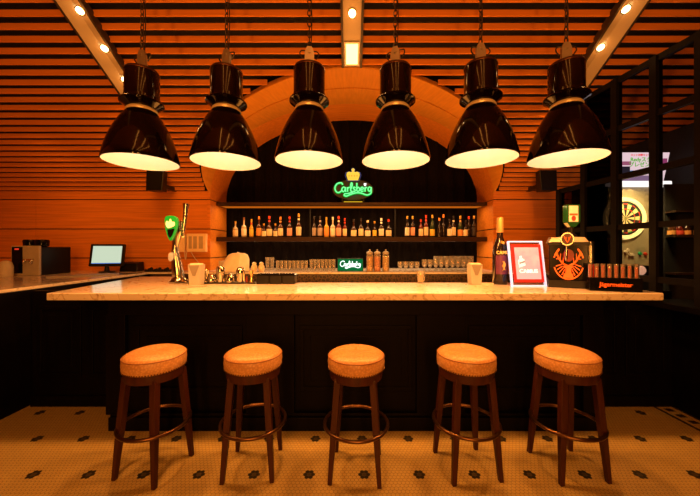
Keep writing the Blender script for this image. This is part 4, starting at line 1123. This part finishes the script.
# upturned square bottle on top
ub = thing('square_bottle', 'upside-down square green bottle with pale label on the shot dispenser', 'bottle', (at(571.5, YJ + 0.12), YJ + 0.12, BZ + 0.449))
ub.scale = (0.80, 0.80, 1.0)
MB().lathe([(0, 0), (0.055, 0), (0.05, 0.02), (0.025, 0.035), (0.022, 0.10), (0, 0.10)], 20).build('mount', M['blackplastic'], ub, smooth=True)
MB().hexa([(-0.03, -0.03, 0.09), (0.03, -0.03, 0.09), (0.03, 0.03, 0.09), (-0.03, 0.03, 0.09), (-0.075, -0.04, 0.135), (0.075, -0.04, 0.135), (0.075, 0.04, 0.135), (-0.075, 0.04, 0.135)]).box(-0.075, 0.075, -0.04, 0.04, 0.135, 0.295).build('glass_body', mat('green_bottle_glass', (0.015, 0.09, 0.025), 0.1, noise=0.1, coat=0.5), ub, bevel=0.008)
lb_ = MB().box(-0.058, 0.045, -0.0425, -0.0395, 0.138, 0.282).build('label', mat('bottle_label', (0.85, 0.78, 0.55), 0.5, noise=0.08, nscale=20, emit=(1, 0.85, 0.55), estr=0.12), ub)
MB().box(-0.052, 0.039, -0.044, -0.042, 0.195, 0.212).build('label_band', mat('label_orange', (0.8, 0.15, 0.03), 0.5, noise=0.09), lb_)
MB().lathe([(0, 0), (0.024, 0), (0.024, 0.002), (0, 0.002)], 20, T(-0.006, -0.0425, 0.168) @ RX(PI/2)).build('label_seal', mat('label_red', (0.6, 0.05, 0.03), 0.5, noise=0.2, nscale=60), lb_)

# shot-tube rack
YR = 2.48
rk = thing('shot_rack', 'black rack with a row of red test-tube shots at right end of bar', 'shot rack', (at(613.3, YR), YR, BZ), rotz=math.radians(-20))
MB().box(-0.173, 0.173, -0.042, 0.042, 0, 0.110).build('box', M['blackgloss'], rk, bevel=0.004)
text('lettering', 'Jägermeister', 0.047, M['jorange'], rk, (0.000, -0.043, 0.055), extrude=0.001, offset=0.0005, sx=0.9)
for i in range(8):
    x = -0.155 + i * 0.0435
    tb = MB().lathe([(0, 0.0), (0.0165, 0), (0.0165, 0.20), (0.0145, 0.20), (0.0145, 0.01), (0, 0.01)], 14, T(x, 0, 0.02)).build('shot_tube', M['tube'], rk, smooth=True)
    MB().lathe([(0, 0.012), (0.0135, 0.012), (0.0135, 0.175 if i % 2 else 0.185), (0, 0.18)], 14, T(x, 0, 0.02)).build('red_liquid', mat('red_shot_%d' % i, (0.50, 0.045, 0.02), 0.2, noise=0.1), tb, smooth=True)

# ------------------------------------------------------------------ things on the side counter
cmx = -4.18
cm = thing('coffee_machine', 'dark coffee machine with grey front and bean hoppers on the side counter', 'coffee machine', (cmx - 0.19, 4.10, CZ))
MB().box(-0.19, 0.19, 0.03, 0.47, 0, 0.385).build('body', M['blackplastic'], cm, bevel=0.01)
MB().box(-0.19, 0.19, 0.0, 0.035, 0.0, 0.40).build('front', M['grey'], cm, bevel=0.01)
MB().box(-0.17, -0.03, -0.006, 0.002, 0.03, 0.385).build('display_panel', M['blackgloss'], cm)
MB().box(-0.13, -0.075, -0.009, -0.004, 0.345, 0.365).build('display', emit_mat('red_display', (1, 0.05, 0.02), 0.8), cm)
sp_ = MB()
for x in (0.02, 0.11):
    sp_.tube([(x, -0.03, 0.21), (x, -0.035, 0.19), (x, -0.03, 0.16)], 0.014, 10)
sp_.box(0.0, 0.13, -0.03, 0.0, 0.20, 0.225)
sp_.build('spouts', M['steel'], cm)
for x, y in ((-0.07, 0.14), (0.09, 0.14)):
    MB().lathe([(0.0, 0.385), (0.05, 0.385), (0.075, 0.40), (0.08, 0.47), (0.07, 0.485), (0, 0.49)], 20, T(x, y, 0)).build('hopper', M['blackgloss'], cm, smooth=True)
o = MB().lathe([(0, 0), (0.07, 0), (0.075, 0.02), (0.075, 0.13), (0.06, 0.18), (0.03, 0.205), (0, 0.21)], 20).build('milk_cooler', M['cream'], smooth=True)
o.location = (at(5.5, 3.97), 3.97, CZ); tag(o, 'cream rounded container at far left beside the coffee machine', 'container')
# till
pt = thing('till', 'touchscreen till with lit pale screen on the side counter', 'till', (at(107, 4.62), 4.62, CZ), rotz=math.radians(4))
pt.rotation_euler.z = math.radians(16); pt.scale = (0.87, 0.87, 0.95)
MB().lathe([(0, 0), (0.12, 0), (0.12, 0.015), (0.04, 0.03), (0.03, 0.10), (0, 0.10)], 24).build('stand', M['blackplastic'], pt, smooth=True)
tl = T(0, -0.02, 0.10) @ RX(-math.radians(14))
MB().box(-0.255, 0.255, -0.02, 0.03, 0.0, 0.36, tl).build('monitor', M['blackplastic'], pt, bevel=0.006)
MB().box(-0.215, 0.215, -0.0235, -0.019, 0.045, 0.325, tl).build('screen', emit_mat('till_screen', (0.72, 0.84, 0.62), 0.85), pt)
MB().box(-0.215, 0.215, -0.0245, -0.019, 0.040, 0.050, tl).build('screen_bar', emit_mat('till_blue', (0.15, 0.3, 0.9), 0.8), pt)
o = MB().hexa([(-0.14, -0.08, 0), (0.14, -0.08, 0), (0.14, 0.1, 0), (-0.14, 0.1, 0), (-0.13, -0.06, 0.13), (0.13, -0.06, 0.13), (0.13, 0.1, 0.15), (-0.13, 0.1, 0.15)]).build('receipt_printer', M['blackplastic'], bevel=0.008)
o.location = (at(131.5, 4.84), 4.84, CZ); tag(o, 'black receipt printer right of the till', 'printer')
o = MB().box(-0.35, 0.35, -0.12, 0.12, 0, 0.015).build('paper_tray', M['white'], bevel=0.003)
o.location = (at(85, 4.05), 4.05, CZ); o.rotation_euler.z = 0.5; tag(o, 'flat white tray of papers in front of the till', 'tray')
o = MB().tube(smooth_path([(0, 0, 0.006), (0.1, 0.05, 0.006), (0.18, -0.03, 0.006), (0.26, -0.08, 0.006), (0.36, -0.03, 0.006), (0.42, 0.06, 0.006)]), 0.006, 6).build('cable', M['blackplastic'], smooth=True)
o.location = (-3.46, 4.40, CZ); tag(o, 'black cable lying across the side counter edge', 'cable')
o = MB()
for i in range(10):
    o.lathe([(0, 0), (0.022, 0), (0.024, 0.03 + 0.015 * (i % 3)), (0, 0.045 + 0.015 * (i % 3))], 10, T(i * 0.042, 0.01 * (i % 2), 0))
o = o.build('black_cups', M['blackplastic'], smooth=True); o['kind'] = 'stuff'
o.location = (at(146, 4.75), 4.75, CZ); tag(o, 'low row of small black lids on the counter left of tap tower', 'lids')

# ------------------------------------------------------------------ games room beyond the partition
dm = thing('dart_machine', 'electronic dart machine with lit board and advert screen beyond the partition', 'dart machine', (3.32, 3.50, 0))
dm.rotation_euler.z = 0.0
YD = 3.50
def Dp(px, py): return ((px - 350) / F * YD - 3.32, (248 - py) / F * YD + EYE)
x0, zb = Dp(606, 266); x1, zt = Dp(669, 184)
M['machine'] = mat('machine_grey', (0.42, 0.36, 0.22), 0.45, metal=0.2, noise=0.06)
MB().box(x0, x1 - 0.02, 0.04, 0.55, 0, zt + 0.03).build('cabinet', M['blackplastic'], dm, bevel=0.01)
MB().box(x0 + 0.02, x1 - 0.11, 0.0, 0.05, zb, zt - 0.02).build('front_panel', M['machine'], dm, bevel=0.008)
MB().box(x0 + 0.02, x1 - 0.045, -0.08, 0.04, zt - 0.035, zt + 0.02).build('light_bar', emit_mat('light_bar_glow', (0.95, 0.95, 1.0), 2.2), dm, bevel=0.01)
cx, cz_ = Dp(624.0, 218.5)
db = MB()
mats_db = [mat('dart_black', (0.015, 0.014, 0.012), 0.6, noise=0.1), mat('dart_cream', (0.75, 0.62, 0.30), 0.6, noise=0.05), mat('dart_red', (0.55, 0.03, 0.02), 0.6, noise=0.05), mat('dart_green', (0.03, 0.28, 0.04), 0.6, noise=0.05)]
RB = 0.172
for k in range(20):
    for (r0, r1, kind) in ((0.08, 0.58, 0), (0.58, 0.65, 1), (0.65, 0.93, 0), (0.93, 1.0, 1)):
        db.cur = (0 if k % 2 == 0 else 1) if kind == 0 else (2 if k % 2 == 0 else 3)
        seg = 3
        for j in range(seg):
            a = math.radians(-9 + 18 * k + 18 * j / seg); b = math.radians(-9 + 18 * k + 18 * (j + 1) / seg)
            pts = [(cx + RB*r*math.sin(t_), -0.02, cz_ + RB*r*math.cos(t_)) for r, t_ in ((r0, a), (r1, a), (r1, b), (r0, b))]
            db.add(pts, [(0, 1, 2, 3)])
db.cur = 3; db.lathe([(0, 0), (RB * 0.08, 0)], 16, T(cx, -0.02, cz_) @ RX(PI/2))
db.cur = 2; db.lathe([(0, 0.001), (RB * 0.04, 0.001)], 12, T(cx, -0.02, cz_) @ RX(PI/2))
db.cur = 0; db.lathe([(RB, -0.002), (RB * 1.12, -0.002), (RB * 1.12, -0.02), (0, -0.02)], 48, T(cx, -0.02, cz_) @ RX(PI/2))
db.build('dartboard', mats_db, dm)
MB().lathe([(RB * 1.13, 0.0), (RB * 1.15, 0.022), (RB * 1.36, 0.028), (RB * 1.42, 0.0), (RB * 1.13, 0.0)], 56, T(cx, -0.0, cz_) @ RX(PI/2)).build('light_ring', mat('ring_glow', (0.85, 0.75, 0.45), 0.4, noise=0.03, emit=(1.0, 0.74, 0.26), estr=1.15), dm, smooth=True)
bts = MB()
for i, (px, py) in enumerate(((625, 252), (629.5, 254.5), (627.5, 250), (632, 255))):
    a, b = Dp(px, py); bts.lathe([(0, 0.02), (0.016, 0.018), (0.02, 0), (0, 0)], 12, T(a, 0.0, b) @ RX(PI/2))
bts.build('buttons', M['cream'], dm, smooth=True)
a, b = Dp(639.5, 253.5); MB().lathe([(0, 0.02), (0.016, 0.018), (0.02, 0), (0, 0)], 12, T(a, 0.0, b) @ RX(PI/2)).build('green_button', mat('green_button', (0.03, 0.4, 0.15), 0.4, noise=0.05), dm, smooth=True)
a, b = Dp(645, 254); MB().lathe([(0, 0.02), (0.016, 0.018), (0.02, 0), (0, 0)], 12, T(a, 0.0, b) @ RX(PI/2)).build('red_button', CAP['red'], dm, smooth=True)
# advert screen, leaning
tiltm = T(0, -0.02, 0)
sx0, sz0 = Dp(619.5, 182.5); sx1, sz1 = Dp(668, 153)
bw_ = 0.055
scr = MB().hexa([(sx0, 0.0, sz0), (sx1 - bw_, 0.0, sz0), (sx1 - bw_, 0.06, sz0), (sx0, 0.06, sz0), (sx0, -0.02, sz1), (sx1, -0.02, sz1), (sx1, 0.06, sz1), (sx0, 0.06, sz1)])
so_ = scr.build('screen', emit_mat('advert_white', (0.82, 0.66, 0.80), 1.6), dm)
def sbox(name, p0, p1, m, y=-0.026):
    (a, b), (c, d) = Dp(*p0), Dp(*p1)
    return MB().box(min(a, c), max(a, c), y, y + 0.02, min(b, d), max(b, d)).build(name, m, so_)
sbox('pink_block', (621, 162), (629, 165.5), emit_mat('ad_pink', (0.85, 0.25, 0.5), 0.6))
sbox('dark_block', (620.5, 167), (628, 175.5), emit_mat('ad_dark', (0.05, 0.04, 0.07), 0.6))
sbox('blue_block', (629, 171), (634, 173.5), emit_mat('ad_blue', (0.05, 0.35, 0.9), 0.8))
sbox('lilac_band', (620.5, 176), (660, 181.5), emit_mat('ad_lilac', (0.55, 0.35, 0.7), 0.6))
sbox('pink_block', (661.5, 159), (665, 164.5), emit_mat('ad_magenta', (0.7, 0.12, 0.4), 0.6))
mg = emit_mat('ad_green', (0.12, 0.60, 0.04), 1.3); mr = emit_mat('ad_red', (0.9, 0.06, 0.08), 1.6)
for s_, px, py, sz, mm, of in (('Redyスター', 641.0, 160.5, 0.06, mg, 0.0012), ('プレゼント!', 640.0, 165.6, 0.06, mg, 0.0012), ('ネット対戦キャンペーン', 641.5, 156.0, 0.028, mr, 0.0006)):
    a, b = Dp(px, py)
    text('advert_text', s_, sz, mm, so_, (a, -0.032, b), extrude=0.001, offset=of)
lamp('dart_fill_spot', 'SPOT', (3.32 + cx, YD - 0.42, zt + 0.05), 75, color=(1.0, 0.76, 0.32), rot=aim((0, -0.42, zt + 0.05), (0, 0, zb + 0.35)), spot_size=math.radians(100), spot_blend=0.8, shadow_soft_size=0.08)  # added spot out in front, standing in for the machine's own lights
# little clock/ball lamp seen through the frame
t = thing('round_gauge', 'small round pale dial beside the shot rack beyond the partition', 'gauge', (at(640.5, 3.30), 3.30, EYE - 22.5 / F * 3.30 - 0.055))
MB().lathe([(0, 0), (0.048, 0), (0.05, 0.01), (0.044, 0.02), (0, 0.02)], 24, T(0, 0, 0.055) @ RX(PI/2)).build('dial', mat('dial_pale', (0.85, 0.6, 0.5), 0.4, noise=0.2, nscale=40, emit=(1, 0.6, 0.5), estr=0.5), t, smooth=True)
MB().box(-0.05, 0.05, -0.02, 0.03, -(EYE - 22.5 / F * 3.30 - 0.055), 0.006).build('stand', M['blackplastic'], t)

ds = thing('display_shelf', 'dim dark shelf unit at the far right behind the partition', 'shelf', (3.62, 3.29, 0))
MB().box(-0.17, 0.155, 0.05, 0.07, 0, 2.2).build('back_board', M['black'], ds)
for z in (1.235, 1.635, 1.90):
    MB().box(-0.17, 0.155, -0.06, 0.05, z - 0.02, z).build('board', M['shelfwood'], ds)
for i, (px, c, lb) in enumerate(((671.5, 'amber', 'dim amber bottle at left on the shelf behind the partition'), (679.0, 'red', 'dim red bottle with taller neck on the shelf behind the partition'), (686.5, 'brown', 'dim brown bottle third on the shelf behind the partition'), (698.0, 'amber', 'dim amber bottle at the very right edge behind the partition'))):
    bottle(at(px, 3.28), 3.28, 1.6355, 0.12, 'slim', c, 'orange' if c != 'red' else 'red', 'orange', lb, group='bottles on the far right shelf')
lamp('side_room_lamp', 'POINT', (3.55, 2.9, 2.2), 1.2, shadow_soft_size=0.1)
